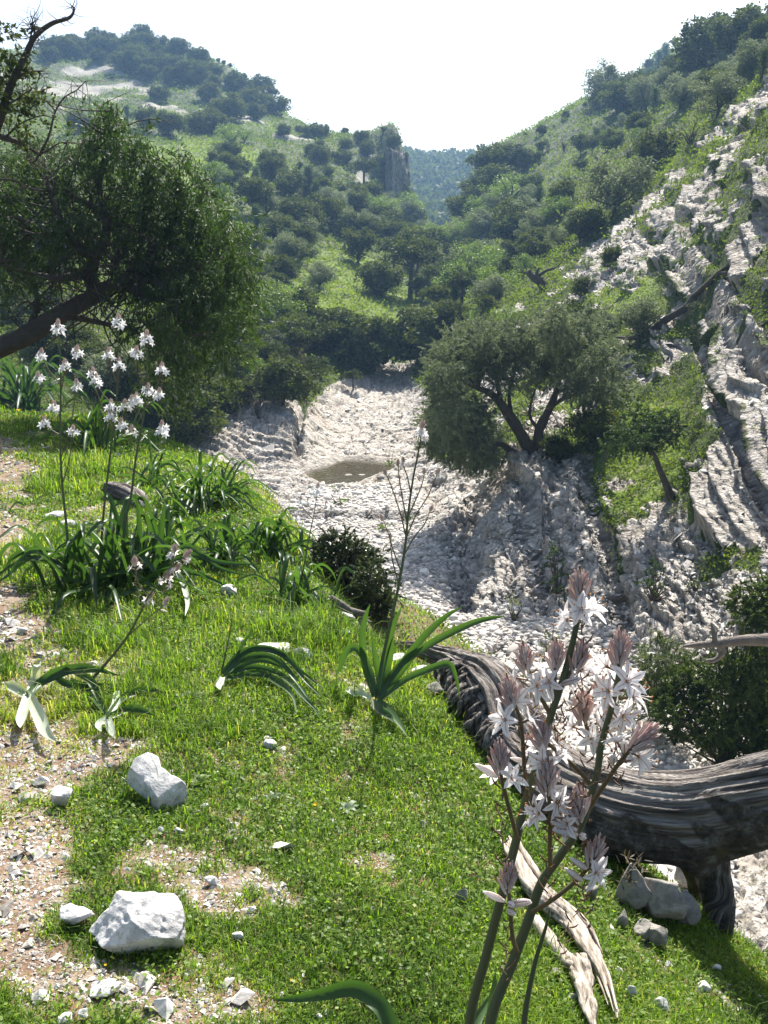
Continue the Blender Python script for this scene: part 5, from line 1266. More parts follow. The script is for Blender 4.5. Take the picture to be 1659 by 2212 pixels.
m_pale = leaf_mat('wilted_leaves', (.30, .36, .27), (.50, .55, .44), .25, .5)
def frame(d):
    d = unit(np.array(d, float)); a = unit(np.cross(d, (0.31, .17, .93) if abs(d[2]) < .9 else (1, .2, 0))); return d, a, np.cross(d, a)
def flower(mb, c, d, size, r, openness=1.0, detail=1):
    """six narrow petals with a brown midvein, six long stamens"""
    d, a, b = frame(d); ph = r.uniform(0, PI)
    for k in range(6):
        th = ph+k*PI/3+r.normal()*.08; o = a*math.cos(th)+b*math.sin(th)
        L = size*.5*r.uniform(.9, 1.08); w = L*(.24 if k % 2 else .21); el = (.30+.25*r.random())+(1-openness)*1.1
        p0 = c; p1 = c+o*L*.45*math.cos(el*.9)+d*L*.45*math.sin(el); p2 = c+o*L*math.cos(el*.55)+d*L*math.sin(el*.45)
        ribbon(mb, [p0, p1, p2], w*1.7, up=d, keel=.18, seg=7 if detail else 4, prof='petal', var=r.uniform(.5, 1), mi=0)
        if detail:
            e = d*w*.02-0; ribbon(mb, [p0-d*.0004-d*w*.17, p1-d*.0004-d*w*.17, p2-d*.0004-d*w*.12], w*.12, up=d, keel=0, seg=5, prof='flat', var=.5, mi=1)
            ribbon(mb, [p0+d*.0009-d*w*.10, p1+d*.0009-d*w*.10, (p1+p2)/2+d*.0009-d*w*.10], w*.13, up=d, keel=0, seg=5, prof='flat', var=.9, mi=1)
    if detail:
        for k in range(6):
            th = ph+.5+k*PI/3; o = a*math.cos(th)+b*math.sin(th); tp = c+o*size*.20+d*size*.34
            tube(mb, [c, c+o*size*.07+d*size*.18, tp], [size*.010, size*.007, size*.006], 4, 5, mi=0, cap=False, var=.9)
            V, F = ico(1); mb.add(V*size*np.array([.022, .022, .03])+tp, F, .5, 3)
        V, F = ico(1); mb.add(V*size*.05+c+d*size*.03, F, .3, 3)
def bud(mb, p, d, L, w, r, sub=1, tone=None):
    d, a, b = frame(d); n = 6 if sub else 5; ts = np.linspace(0, 1, 7 if sub else 4)
    prof = np.sin(np.clip(ts*.86+.10, 0, 1)*PI)**.7; th = np.linspace(0, 2*PI, n, endpoint=False)
    V = (p+d*(ts*L)[:, None])[:, None]+(a*np.cos(th)[:, None]+b*np.sin(th)[:, None])[None]*(prof*w*.5)[:, None, None]
    V = V.reshape(-1, 3); m = len(ts); i = np.arange(m-1)[:, None]*n; j = np.arange(n)[None]; jn = (j+1) % n
    vv = np.repeat(np.clip(.95-.85*ts**1.5+.15*r.normal(), 0, 1), n) if tone is None else tone
    mb.add(V, np.stack([i+j, i+jn, i+n+jn, i+n+j], -1).reshape(-1, 4), vv, 2)
    if sub:
        for k in range(3):   # brown stripes
            t0 = th[k*2]; o = a*math.cos(t0)+b*math.sin(t0)
            ribbon(mb, [p+d*L*.12+o*w*.42, p+d*L*.5+o*w*.53, p+d*L*.88+o*w*.30], w*.16, up=o, keel=0, seg=5, prof='flat', var=.4, mi=1)
def flower_head(mbf, mbs, tip, d, scale, r, nfl=4, detail=1, shut=0, nb=20, podlen=.10):
    """bud cone at the tip, open flowers below it, bracts and small fruits further down. tip = top of the cone"""
    d, a, b = frame(d); coneL = .042*scale
    for k in range(nb):
        f = (k+.5)/nb; th = k*2.39996; rad = (.0032+.0042*math.sin(min(1, f*1.25)*PI*.62))*scale
        o = a*math.cos(th)+b*math.sin(th); base = tip-d*(coneL*(.30+.72*f))
        L = (.012+.014*f)*scale*r.uniform(.9, 1.1); bd = unit(d*1.0+o*(.20+.28*f))
        bud(mbf, base+o*rad*.35, bd, L, (.0036+.0008*f)*scale, r, detail)
    for k in range(shut):
        th = r.uniform(0, 6.28); o = a*math.cos(th)+b*math.sin(th); c = tip-d*coneL*r.uniform(1.0, 1.5)
        bud(mbf, c+o*.004*scale, unit(o*1.0+d*.45), .026*scale, .0075*scale, r, detail, tone=.95)
    th0 = r.uniform(0, 6.28)
    for k in range(nfl if detail else nfl+2):
        th = th0+k*2.39996*1.03; o = a*math.cos(th)+b*math.sin(th); base = tip-d*(coneL*(.98+.16*k+.1*r.random()))
        c = base+(o*.9+d*.25)*(.014 if detail else .02)*scale
        tube(mbs, [base, c], [.0009*scale, .0012*scale], 4, 3, var=.9, cap=False)
        flower(mbf, c, unit(o*1.0+d*.30+(0 if detail else 1)*np.array([0, -.9, .25])+r.normal(size=3)*.2), (.040 if detail else .047)*scale*r.uniform(.9, 1.12), r, detail=detail)
    m = int(podlen/.0065*(.5 if not detail else 1))
    for k in range(m):
        th = k*2.39996+1; o = a*math.cos(th)+b*math.sin(th); base = tip-d*(coneL*1.3+podlen*scale*(k+.3)/m)
        L = r.uniform(.007, .013)*scale; tube(mbs, [base, base+o*L*.6+d*L*.5, base+o*L*.9+d*L*1.1], [.0007*scale, .0011*scale, .0003*scale], 4, 4, var=r.uniform(.7, 1), cap=False)
        if r.random() < .4: V, F = ico(1); mbs.add(V*.0018*scale+base+o*L*.6+d*L*.5, F, .95)
MF = [m_petal, m_rib, m_bud, m_anther]
def drape(u, v, d=0, Y=1.):
    y_ = Y+d; h_ = hit(u, v)
    if h_ is not None and h_[1] < y_+.02*Y and h_[1] > .6*y_: y_ = h_[1]-.028*Y
    return P(u, v, y_)
def asphodel(name, base, stems, label, Y, seed, detail=1, group=None, rosette=None, sc=1.0, extra_leaves=None, cat='flowering plant'):
    """stems: (main polyline px, radius, [ (branch polyline px, nflowers, shut, scale) ], main head)"""
    r = np.random.default_rng(seed); e = empty(name, base); o_ = np.array(e.location)
    def sh(mb): mb.v = [v-o_ for v in mb.v]; return mb
    PT = lambda q_: [P(t[0], t[1], Y+(t[2] if len(t) > 2 else 0)) for t in q_]
    for main, rad, br, head in stems:
        ms, mf = MB(), MB()
        pts = PT(main); c = tube(ms, pts, np.append(np.linspace(rad, rad*.45, len(pts)-1), rad*.14), 10 if detail else 7, 8*len(pts), var=np.repeat(np.linspace(0, .85, 8*len(pts))**1.5, 10 if detail else 7) if False else .12)
        if head: flower_head(mf, ms, pts[-1], unit(pts[-1]-pts[-2]), sc*head[2], r, head[0], detail, head[1])
        for bp, nf, sh_, s_ in br:
            bpts = PT(bp); tube(ms, bpts, np.append(np.linspace(rad*.42, rad*.30, len(bpts)-1), rad*.12), 7, 6*len(bpts), var=.55)
            flower_head(mf, ms, bpts[-1], unit(bpts[-1]-bpts[-2]), sc*s_, r, nf, detail, sh_)
            # bract where the branch leaves the stem
            dd = unit(bpts[1]-bpts[0]); ribbon(ms, [bpts[0], bpts[0]+dd*.012*sc+(0, 0, -.001), bpts[0]+dd*.024*sc+(0, 0, -.006*sc)], .004*sc, seg=5, var=.8)
        so_ = sh(ms).obj('flower_stem', m_stalk, e)
        sh(mf).obj('blossom', MF, so_)
    if rosette or extra_leaves:
        ml = MB()
        if rosette:
            n, ln, wd, spread, bx, by = rosette
            for k in range(n):
                az = r.uniform(0, 2*PI); L = ln*r.uniform(.6, 1.12); up = r.uniform(.15, 1.15)**1.0; o = np.array([math.cos(az), math.sin(az), 0])
                b0 = np.array([base[0], base[1], 0.])+np.array([r.normal()*bx, r.normal()*by, 0]); b0[2] = gz(b0[0], b0[1])-.01
                vert = L*up*.78; hz_ = L*spread*(1.25-up*.75)
                p1 = b0+o*hz_*.22+(0, 0, vert*.48); p2 = b0+o*hz_*.58+(0, 0, vert*.85); drop = (1.25-up)*r.uniform(.15, .75)*L
                p3 = b0+o*hz_*.9+(0, 0, vert*.85-drop*.35); p4 = b0+o*hz_*1.05+(0, 0, max(vert*.85-drop, .01))
                ribbon(ml, [b0, p1, p2, p3, p4], wd*r.uniform(.7, 1.15), keel=.5, seg=17, var=np.clip(r.normal(.45, .25), 0, 1), twist=r.normal()*.6)
        for lf in (extra_leaves or []):
            w = lf[0]; ribbon(ml, [drape(*t, Y=Y) for t in lf[1]], w*(.8 if w > .03 else 1), up=(.2, -1, .5), keel=.35, seg=22, mi=1 if len(lf) > 2 and lf[2] >= .9 else 0, var=lf[2] if len(lf) > 2 else r.uniform(.3, .7), twist=lf[3] if len(lf) > 3 else 0)
        sh(ml).obj('leaf_rosette', [m_strap, m_pale], e)
    return tag(e, label, cat, group)

if not SKIP.get('asph'):
    # --- nearest plant, lower right
    Yn = 1.02
    st1 = [(1006,2420,.02),(1014,2212,.02),(1049,2069,.01),(1079,1954),(1109,1839),(1139,1719),(1169,1629),(1190,1546),(1209,1491),(1230,1416),(1244,1356),(1254,1297),(1252,1221)]
    b1 = [([(1190,1546),(1165,1500),(1149,1466),(1135,1425),(1129,1383)],3,0,.92), ([(1204,1511),(1198,1480),(1200,1441),(1202,1410),(1202,1376)],3,1,.95), ([(1206,1500),(1229,1456),(1250,1425),(1262,1376)],1,0,1.0),
          ([(1139,1719,-.02),(1133,1660,-.03),(1124,1556,-.04),(1105,1510,-.04),(1094,1453,-.04)],3,0,1.0), ([(1117,1810,-.02),(1106,1770,-.04),(1094,1724,-.05),(1082,1670,-.05),(1079,1592,-.05)],2,1,1.0),
          ([(1139,1715,.03),(1131,1650,.03),(1142,1600,.03),(1140,1580,.03)],1,2,.8)]
    st2 = [(1045,2420,.0),(1059,2212,0),(1109,2074),(1139,1994),(1169,1909),(1209,1849),(1244,1799),(1264,1759),(1289,1674),(1299,1609),(1324,1516),(1339,1436),(1341,1352)]
    b2 = [([(1269,1750,-.02),(1309,1690,-.04),(1340,1645,-.05),(1380,1600,-.06),(1424,1560,-.06)],2,2,1.0), ([(1299,1640,.03),(1275,1590,.03),(1262,1550,.02),(1259,1484,.02)],4,0,1.05),
          ([(1282,1700,.02),(1245,1660,.0),(1200,1620,-.01),(1170,1590,-.02),(1159,1539,-.02)],3,0,1.08), ([(1189,1875,-.01),(1188,1820,-.03),(1189,1758,-.04),(1184,1700,-.04),(1184,1634,-.04)],5,0,1.08),
          ([(1244,1799,-.02),(1247,1770,-.04),(1252,1740,-.05),(1249,1690,-.05)],1,3,1.1), ([(1150,1970,-.01),(1194,1943,-.03),(1244,1903,-.04),(1280,1860,-.05),(1300,1802,-.05)],1,3,.95),
          ([(1117,2055,-.01),(1107,2023,-.03),(1102,1958,-.04),(1098,1910,-.04),(1099,1856,-.04)],0,5,.95), ([(1295,1650,.04),(1300,1580,.05),(1297,1520,.05),(1285,1470,.05)],2,0,.9), ([(1300,1600,.05),(1310,1540,.05),(1308,1500,.05),(1311,1455,.05)],1,1,.85)]
    st3 = [(1120,2420),(1132,2212),(1154,2088),(1179,2003),(1188,1960)]
    gb = P(1030, 2480, Yn); gb[2] = gz(gb[0], gb[1])
    asphodel('asphodel', gb, [(st1, .0062, b1, (3,0,1.05)), (st2, .0066, b2, (7,0,1.15)), (st3, .0042, [], None)], 'nearest asphodel, a tall branching spray of white star flowers in front of the log', Yn, 5, 1, sc=1.0,
             extra_leaves=[(.022, [(700,2420,.1),(860,2300,.12),(835,2195,.14),(800,2153,.16),(760,2134,.17),(700,2146,.17),(640,2156,.18),(590,2160,.18)], .5), (.018, [(1000,2400,.1),(1005,2260,.1),(1030,2200,.12),(1075,2130,.2)], .6), (.016, [(1040,2420,.05),(1050,2300,.05),(1062,2180,.05),(1070,2100,.07)], .8)])
    # --- middle plant beside the upper end of the log
    Ym = 4.15; gb = hit(812, 1512)
    Ym = gb[1]
    st = [(815,1505),(825,1430),(845,1340),(862,1260),(875,1180),(883,1100),(893,1030),(905,970),(915,905)]
    br = [([(878,1165),(865,1110),(845,1050),(828,1010),(820,1035,0)][:4],0,1,.75), ([(880,1130),(870,1080),(862,1030),(860,990)],1,0,.75), ([(888,1070),(880,1030),(873,1010),(870,985)],1,0,.7), ([(878,1160),(900,1110),(925,1070),(950,1010)],1,1,.75),
          ([(872,1200),(895,1160),(918,1130),(935,1090)],0,2,.7), ([(868,1240),(850,1190),(838,1150),(822,1110)],0,1,.7), ([(862,1265),(850,1220),(845,1190),(843,1150)],0,1,.65), ([(880,1120),(910,1050),(918,1010)],0,1,.6)]
    lv = [(.040, [(812,1505),(795,1440),(770,1400),(748,1408),(735,1440),(724,1462)], .5), (.035, [(808,1505),(788,1440),(782,1380),(790,1330),(800,1305)], .45), (.036, [(815,1505),(830,1420),(850,1350),(868,1310)], .4), (.038, [(818,1508),(860,1440),(930,1390),(1010,1350),(1060,1335),(1092,1332)], .5),
          (.036, [(818,1505),(870,1430),(920,1370),(965,1330),(1000,1310)], .35), (.036, [(822,1508),(880,1465),(940,1440),(970,1435),(985,1465),(993,1510)], .45), (.038, [(812,1508),(820,1470),(810,1420),(802,1360)], .55), (.030, [(820,1505),(835,1450),(845,1400),(850,1375)], .5),
          (.040, [(815,1512),(835,1530),(860,1560),(880,1590)], .3), (.040, [(805,1512),(815,1530),(840,1548),(850,1560)], .25), (.034, [(800,1508),(778,1495),(752,1490),(770,1505)], .95), (.030, [(818,1505),(850,1470),(890,1420),(915,1395)], .5)]
    asphodel('asphodel', gb, [(st, .0075, br, (5,0,1.0))], 'asphodel with one thin dark stalk and wide strap leaves beside the log root', Ym, 6, 1, sc=1.15, extra_leaves=lv)
    # --- big clump on the left with three flower stalks
    gb = hit(210, 1262); Yc = gb[1]
    def B(join, tip, nf, sh_, s_=.9, bow=8): 
        (a1, b1_), (a2, b2_) = join, tip; return ([(a1,b1_,0),((a1+a2*2)/3+0,(b1_+b2_)/2+bow,.0),(a2,b2_+14,0),(a2,b2_,0)], nf, sh_, s_)
    sa = [(148,1262),(145,1156),(137,1074),(132,1010),(130,949),(131,850),(131,799),(128,740),(125,686)]
    ba = [B((131,830),(90,749),2,0), B((131,900),(82,799),2,0), B((131,820),(167,742),2,0), B((131,850),(140,772),3,0), B((130,900),(117,862),2,0), B((130,940),(96,895),2,0), B((132,990),(165,815),2,1), B((134,1050),(158,915),1,1)]
    sb = [(210,1268),(217,1191),(227,1074),(245,924),(252,849),(255,754),(256,674)]
    bb = [B((253,830),(235,747),2,0), B((253,850),(257,769),3,0), B((250,880),(207,804),2,0), B((248,900),(240,859),2,0), B((246,920),(240,880),2,0,.9,2), B((246,930),(201,790),1,1), B((250,870),(285,850),2,0), B((246,930),(270,859),2,0)]
    sc_ = [(258,1268),(270,1131),(283,1070),(292,999),(302,940),(310,899),(316,830),(318,760),(317,709)]
    bc = [B((316,850),(295,744),2,0), B((312,880),(350,779),2,0), B((314,860),(320,824),3,0,.9,2), B((312,880),(345,834),2,0), B((308,910),(295,844),2,0), B((303,940),(285,915),2,0,.9,2), B((303,940),(350,905),4,0,.95), B((298,970),(262,900),1,1)]
    big = asphodel('asphodel', gb, [(sa, .0075, ba, (4,0,.95)), (sb, .0075, bb, (4,0,.95)), (sc_, .0075, bc, (4,0,.95))], 'largest asphodel clump with three tall stalks of white flowers on the left', Yc, 7, 0, sc=1.15,
                   rosette=(62, .60, .031, .95, .13, .10), extra_leaves=[(.035, [(330,1240),(345,1180),(352,1120),(356,1080)], .5), (.035, [(300,1240),(302,1180),(300,1120),(292,1060)], .5), (.032, [(340,1240),(400,1180),(440,1225),(500,1250),(560,1270,0)][:2]+[(470,1225),(540,1245)], .6), (.036, [(380,1230),(395,1260),(405,1300),(400,1330)], .95),
                                 (.04, [(200,1250),(120,1195),(60,1190),(22,1210),(20,1250)], .6), (.035, [(310,1250),(400,1200),(480,1215),(560,1220)], .5)])
    gb2 = hit(330, 1240); asphodel('asphodel', gb2, [], 'upright strap leaf clump touching the right side of the largest asphodel clump', gb2[1], 71, 0, rosette=(34, .62, .028, .8, .08, .08), cat='leafy plant')
    # --- leaning stalk over wilted leaves
    gb = hit(215, 1470); Yl = gb[1]
    stl = [(200,1466,0),(240,1420,-.05),(275,1375,-.1),(300,1330,-.14),(320,1290,-.18),(350,1250,-.2),(372,1215,-.2),(379,1172,-.2)]
    brl = [([(320,1290,-.18),(300,1262,-.18),(293,1235,-.18),(290,1198,-.18)],2,1,1.0), ([(345,1258,-.2),(362,1245,-.2),(368,1228,-.2)],4,0,1.0), ([(360,1235,-.2),(395,1205,-.2),(415,1186,-.2)],1,1,1.0), ([(275,1375,-.1),(320,1335,-.1),(350,1310,-.1),(366,1288,-.1)],0,2,.95), ([(310,1310,-.16),(322,1295,-.16),(330,1275,-.16)],2,0,.9), ([(350,1250,-.2),(380,1232,-.2),(390,1215,-.2)],2,1,.8)]
    lvl = [(.05, [(62,1502),(95,1470),(140,1448),(200,1446),(240,1452)], .5), (.046, [(62,1502),(75,1470),(80,1440),(84,1436)], .98), (.05, [(60,1500),(50,1540),(46,1560),(44,1572)], .98), (.058, [(62,1500),(85,1545),(100,1580),(122,1602)], .98), (.05, [(62,1504),(40,1490),(22,1480),(10,1474)], .95),
           (.042, [(150,1470),(190,1490),(215,1520),(232,1550)], .6), (.038, [(160,1450),(195,1470),(210,1500),(225,1540)], .7), (.036, [(232,1550),(270,1505),(320,1490),(370,1498)], .45), (.036, [(232,1550),(250,1520),(252,1500),(258,1492)], .95), (.036, [(105,1450),(140,1475),(180,1480),(230,1478)], .4), (.036, [(232,1550),(280,1530),(310,1535),(330,1545)], .7), (.03, [(232,1552),(215,1565),(219,1580)], .9), (.03, [(234,1552),(240,1575),(248,1595)], .9), (.04, [(90,1475),(150,1448),(190,1442),(260,1460)], .35)]
    lvl = [(w, [(a, b, -.06 if i in (1, 2) else 0) for i, (a, b) in enumerate(q_)], vv) for w, q_, vv in lvl]
    asphodel('asphodel', gb, [(stl, .006, brl, (2,1,1.0))], 'asphodel with a leaning flower stalk over wilted flattened pale leaves on the left', Yl-.12, 8, 1, sc=1.1, extra_leaves=lvl)
    # --- wilted clump in the middle
    gb = hit(485, 1465); Yw = gb[1]
    lvw = [(.026, [(480,1455),(520,1410),(570,1400),(620,1420),(660,1470),(700,1510)], .4), (.024, [(485,1460),(530,1420),(590,1420),(640,1470),(690,1550)], .5), (.026, [(490,1465),(540,1450),(590,1465),(630,1500),(640,1540)], .6), (.022, [(482,1450),(540,1405),(600,1410),(650,1450),(700,1490)], .3), (.022, [(490,1460),(550,1440),(610,1460),(660,1510),(690,1540)], .5), (.026, [(488,1450),(560,1425),(620,1445)], .55), (.03, [(480,1462),(474,1480),(476,1490)], .95),
           (.028, [(495,1462),(560,1455),(600,1475),(632,1500)], .7), (.012, [(500,1440),(525,1390),(540,1370),(545,1350)], .2)]
    asphodel('asphodel', gb, [([(478,1452),(490,1400),(500,1345),(507,1295)], .004, [], None)], 'clump of strap leaves bent over to the right in the middle of the grass', Yw, 9, 0, extra_leaves=lvw, cat='leafy plant')
    # --- clumps along the edge of the bank
    for i, (u, v, n, ln, bx, lab) in enumerate([(55,885,60,.75,.20,'dark strap leaf clump at the left edge under the juniper trunk'), (215,975,38,.70,.16,'spreading strap leaf clump behind the three white flower stalks'), (455,1085,62,.55,.08,'dense asphodel clump against the white rock, upper edge of the bank'), (395,1120,18,.50,.07,'loose strap leaf clump left of the dense one against the white rock'),
                                            (488,1222,34,.42,.05,'small strap leaf clump in the grass above the yellow flowers'), (590,1195,46,.42,.07,'dark strap leaf clump leaning over the cobbles'), (655,1300,26,.40,.07,'thin strap leaf clump left of the round bush'), (10,1105,5,.25,.03,'few leaf tips at the far left edge of the bank'), (330,1045,16,.55,.08,'strap leaf clump beside the dark weathered log piece')]):
        p_ = hit(u, v); 
        asphodel('asphodel', p_, [], lab, p_[1], 80+i, 0, rosette=(n, ln*p_[1]/9 if p_[1] > 9 else ln*.9, .024*max(1, p_[1]/7), .95, bx, bx*.7), cat='leafy plant')
    p_ = hit(455, 1080)
    asphodel('asphodel', p_, [([(450,1085),(455,1040),(462,990)], .005, [B((456,1030),(430,1000),1,0,.7)], (1,0,.8)), ([(470,1085),(500,1040),(530,1000)], .005, [B((500,1040),(505,1005),0,1,.7)], (1,1,.8))], 'two budding stalks rising from the dense clump against the white rock', p_[1], 95, 0, sc=1.3)
    p_ = hit(640, 1290)
    asphodel('asphodel', p_, [([(640,1295),(655,1230),(668,1160),(680,1100),(688,1040)], .005, [B((676,1120),(650,1070),1,1,.7), B((678,1110),(705,1080),0,1,.7), B((672,1150),(715,1090),0,1,.6), B((668,1160),(640,1110),0,1,.6), B((680,1100),(665,1075),0,1,.6)], (3,0,.9))], 'single thin asphodel stalk with a few flowers left of the round bush', p_[1], 96, 0, sc=1.1)
    p_ = hit(310, 1000)
    asphodel('asphodel', p_, [([(130,1010),(150,960),(158,925)], .005, [], (2,0,.9)), ], 'low flower head between the stalks of the largest clump', hit(140, 1030)[1], 97, 0, sc=1.1)
    # --- yellow flowers
    m_yel = petal_mat('yellow_petals', ((.75, .52, .02), (.85, .62, .03)), .4)
    r = np.random.default_rng(71)
    for u, v, s_, lab in [(163,1358,20,'large yellow flower on the left grass below the big leaf clump'),(428,1243,12,'yellow flower right of the big leaf clump, leftmost of three'),(464,1249,11,'yellow flower right of the big leaf clump, middle of three'),(508,1246,11,'yellow flower right of the big leaf clump, rightmost of three'),(681,1739,13,'small yellow flower in the grass left of the log'),(787,1330,12,'yellow flower by the rocks on the bank edge'),(228,2085,8,'tiny yellow flower under the biggest rock'),(590,1249,8,'tiny yellow flower near the dry stem'),(565,2182,9,'tiny yellow flower at the bottom of the grass'),(630,2118,8,'tiny yellow flower beside the lower brown patch'),(40,887,10,'yellow flower in the dark leaf clump at the left edge')]:
        p_ = hit(u, v+6); e = empty('buttercup', p_); mb = MB(); ms = MB(); o_ = np.array(p_); c = P(u, v, p_[1]-.01); S_ = s_/FPX*p_[1]
        for k in range(5):
            th = k*2*PI/5; o = np.array([math.cos(th), math.sin(th), 0]); ribbon(mb, [c-o_, c-o_+o*S_*.3+(0, 0, .1*S_), c-o_+o*S_*.5+(0, 0, S_*.35)], S_*.62, keel=.1, seg=6, prof='petal', var=r.random())
        V, F = ico(1); mb.add(V*S_*.13+c-o_+(0, 0, S_*.1), F, 0)
        tube(ms, [(0, 0, -.01), (c-o_)*.5+(.002, 0, 0), c-o_], .0012, 4, 5); ms.obj('stem', m_stalk, e); mb.obj('petals', m_yel, e); tag(e, lab, 'flower')
    # --- greyish rosettes in the grass
    m_sil = leaf_mat('silvery_leaves', (.14, .20, .12), (.26, .33, .22), .3, .6)
    for u, v, n, s_, mt_, lab in [(750,1745,9,30,m_sil,'silvery leaf rosette in the grass left of the nearest flowers'),(582,1720,6,24,m_sil,'silvery rosette right of the tall pitted rock'),(735,1790,3,22,m_sil,'pair of silvery leaves below the silvery rosette'),(430,1690,12,30,m_brt,'green broad leaved rosette right of the tall pitted rock'),(405,1510,14,36,m_brt,'dark green broad leaved herb between the wilted clumps'),(350,1455,8,26,m_brt,'upright green herb left of the bent over clump')]:
        p_ = hit(u, v+8); mb = MB(); S_ = s_/FPX*p_[1]
        for k in range(n):
            az = k*2.4+r.normal()*.2; o = np.array([math.cos(az), math.sin(az), 0]); L = S_*r.uniform(.7, 1.2)
            ribbon(mb, [(0, 0, 0), o*L*.5+(0, 0, L*.45), o*L+(0, 0, L*r.uniform(.2, .6))], L*.38, keel=.2, seg=7, prof='petal', var=r.random())
        tag(mb.obj('herb_rosette', mt_, loc=p_), lab, 'herb')

# ================================================================ DEAD WOOD
if not SKIP.get('log'):
    m_log, nt, out = mat('weathered_log'); q = N(nt)
    gv = q.n('ShaderNodeAttribute', attribute_name='var').outputs['Fac']
    uvw = q.n('ShaderNodeAttribute', attribute_name='grain').outputs['Vector']
    sep = q.n('ShaderNodeSeparateXYZ', {0: uvw})
    st = q.n('ShaderNodeMapping', {'Vector': uvw, 'Scale': (.9, 20.0, 20.0)}).outputs[0]
    g1 = q.noise(st, 3.0, 6, .6); g2 = q.noise(st, 9.0, 5, .6)
    pos = q.n('ShaderNodeTexCoord').outputs['Object']; n3 = q.noise(pos, 5, 6, .7); n4 = q.noise(pos, 22, 5, .7)
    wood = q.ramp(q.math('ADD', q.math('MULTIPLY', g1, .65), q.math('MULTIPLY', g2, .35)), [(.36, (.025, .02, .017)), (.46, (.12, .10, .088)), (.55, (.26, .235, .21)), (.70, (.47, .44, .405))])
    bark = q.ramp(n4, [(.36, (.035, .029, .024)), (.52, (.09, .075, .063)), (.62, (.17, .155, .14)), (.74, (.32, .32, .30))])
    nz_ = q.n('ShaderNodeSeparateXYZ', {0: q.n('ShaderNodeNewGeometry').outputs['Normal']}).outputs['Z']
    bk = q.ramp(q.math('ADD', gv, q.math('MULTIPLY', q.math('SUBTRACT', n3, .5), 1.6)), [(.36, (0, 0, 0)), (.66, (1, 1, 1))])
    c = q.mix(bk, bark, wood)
    c = q.mix(q.math('MULTIPLY', q.ramp(n3, [(.60, (0, 0, 0)), (.70, (1, 1, 1))]), .5), c, (.17, .13, .045))
    hh = q.math('ADD', q.math('MULTIPLY', g1, 1.0), q.math('ADD', q.math('MULTIPLY', g2, .5), q.math('MULTIPLY', n4, .5)))
    p = q.n('ShaderNodeBsdfPrincipled', {'Base Color': c, 'Roughness': .8, 'Specular IOR Level': .3, 'Normal': q.bump(hh, .03, 1.0)})
    q.link(p.outputs[0], out.inputs[0])
    def grain_tube(pts, rad, n, seg, seed, deep=.10, twist=1.5, woody=lambda t, th: 1.0, flat=1.0, name='log', parent=None, knots=(), origin=(0, 0, 0), lumpy=.10, endcap=True):
        c = catmull(pts, seg); r = np.interp(np.linspace(0, 1, seg), np.linspace(0, 1, len(rad)), rad)
        T = unit(np.gradient(c, axis=0)); A = unit(np.cross(T, np.array([.05, .02, 1.]))); B_ = np.cross(A, T)   # B_ points up
        th = np.linspace(0, 2*PI, n, endpoint=False); L = np.concatenate([[0], np.cumsum(np.linalg.norm(np.diff(c, axis=0), axis=1))])
        Lg = L[:, None]+0*th[None]; tg = np.linspace(0, 1, seg)[:, None]+0*th[None]; thg = th[None]+0*L[:, None]+twist*Lg*.5
        cx, sx = np.cos(thg), np.sin(thg)
        fib = fbm(cx*7+seed, sx*7, Lg*1.1+.01, 4, seed, .62); rid = 1-np.abs(fbm(cx*3.2+seed, sx*3.2, Lg*.8+5.01, 3, seed+3))*2.2
        lump = fbm(cx*.9+seed*2, sx*.9, Lg*2.6+.01, 3, seed+9)
        w = woody(tg, th[None]+0*L[:, None]); rr = r[:, None]*(1+deep*(fib*1.1+.75*rid-.4)*(.45+.55*w)+lumpy*lump+.05*(1-w)*fbm(cx*6, sx*6, Lg*9+.01, 3, seed+5))
        for t0, a0, s0, h0 in knots: rr = rr+r[:, None]*h0*np.exp(-((tg-t0)/s0)**2-((np.angle(np.exp(1j*(th[None]-a0))))/.5)**2)
        V = c[:, None]+rr[..., None]*(np.cos(th)[None, :, None]*A[:, None]+np.sin(th)[None, :, None]*B_[:, None]*flat)
        i = np.arange(seg-1)[:, None]*n; j = np.arange(n)[None]; jn = (j+1) % n
        mb = MB(); mb.add(V.reshape(-1, 3)-np.array(origin), np.stack([i+j, i+jn, i+n+jn, i+n+j], -1).reshape(-1, 4), np.clip(w, 0, 1).ravel())
        gr = np.stack([Lg, cx*r[:, None]+seed, sx*r[:, None]], -1).reshape(-1, 3)
        if endcap:
            for e_, s_ in ((0, -1), (seg-1, 1)):
                cc = c[e_]-T[e_]*s_*r[e_]*.25; mb.add(np.vstack([V[e_], cc])-np.array(origin), [[k, (k+1) % n, n] for k in range(n)], .3); gr = np.vstack([gr, gr[e_*n:(e_+1)*n], gr[e_*n][None]])
        o = mb.obj(name, m_log, parent); at = o.data.attributes.new('grain', 'FLOAT_VECTOR', 'POINT'); at.data.foreach_set('vector', gr.ravel().astype(np.float32)); return o
    og = P(1300, 1900, 3.6); e = empty('dead_log', og); og = np.array(og)
    YL = 3.55
    axis = [P(u, v, y_) for u, v, y_ in [(1075,1575,4.0),(1100,1610,3.98),(1150,1665,3.85),(1230,1722,3.7),(1330,1756,3.6),(1440,1768,3.52),(1540,1758,3.46),(1640,1728,3.4),(1750,1690,3.35),(1900,1640,3.3),(2100,1590,3.25)]]
    # bare silvery wood along the top, dark bark below
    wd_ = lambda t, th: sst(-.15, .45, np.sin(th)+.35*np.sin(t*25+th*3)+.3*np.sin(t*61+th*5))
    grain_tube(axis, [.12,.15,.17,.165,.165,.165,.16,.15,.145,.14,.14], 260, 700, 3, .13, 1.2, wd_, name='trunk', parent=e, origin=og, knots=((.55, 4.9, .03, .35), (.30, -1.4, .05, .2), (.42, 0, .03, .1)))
    # root flare: fibres sweeping over in an arc
    r = np.random.default_rng(81)
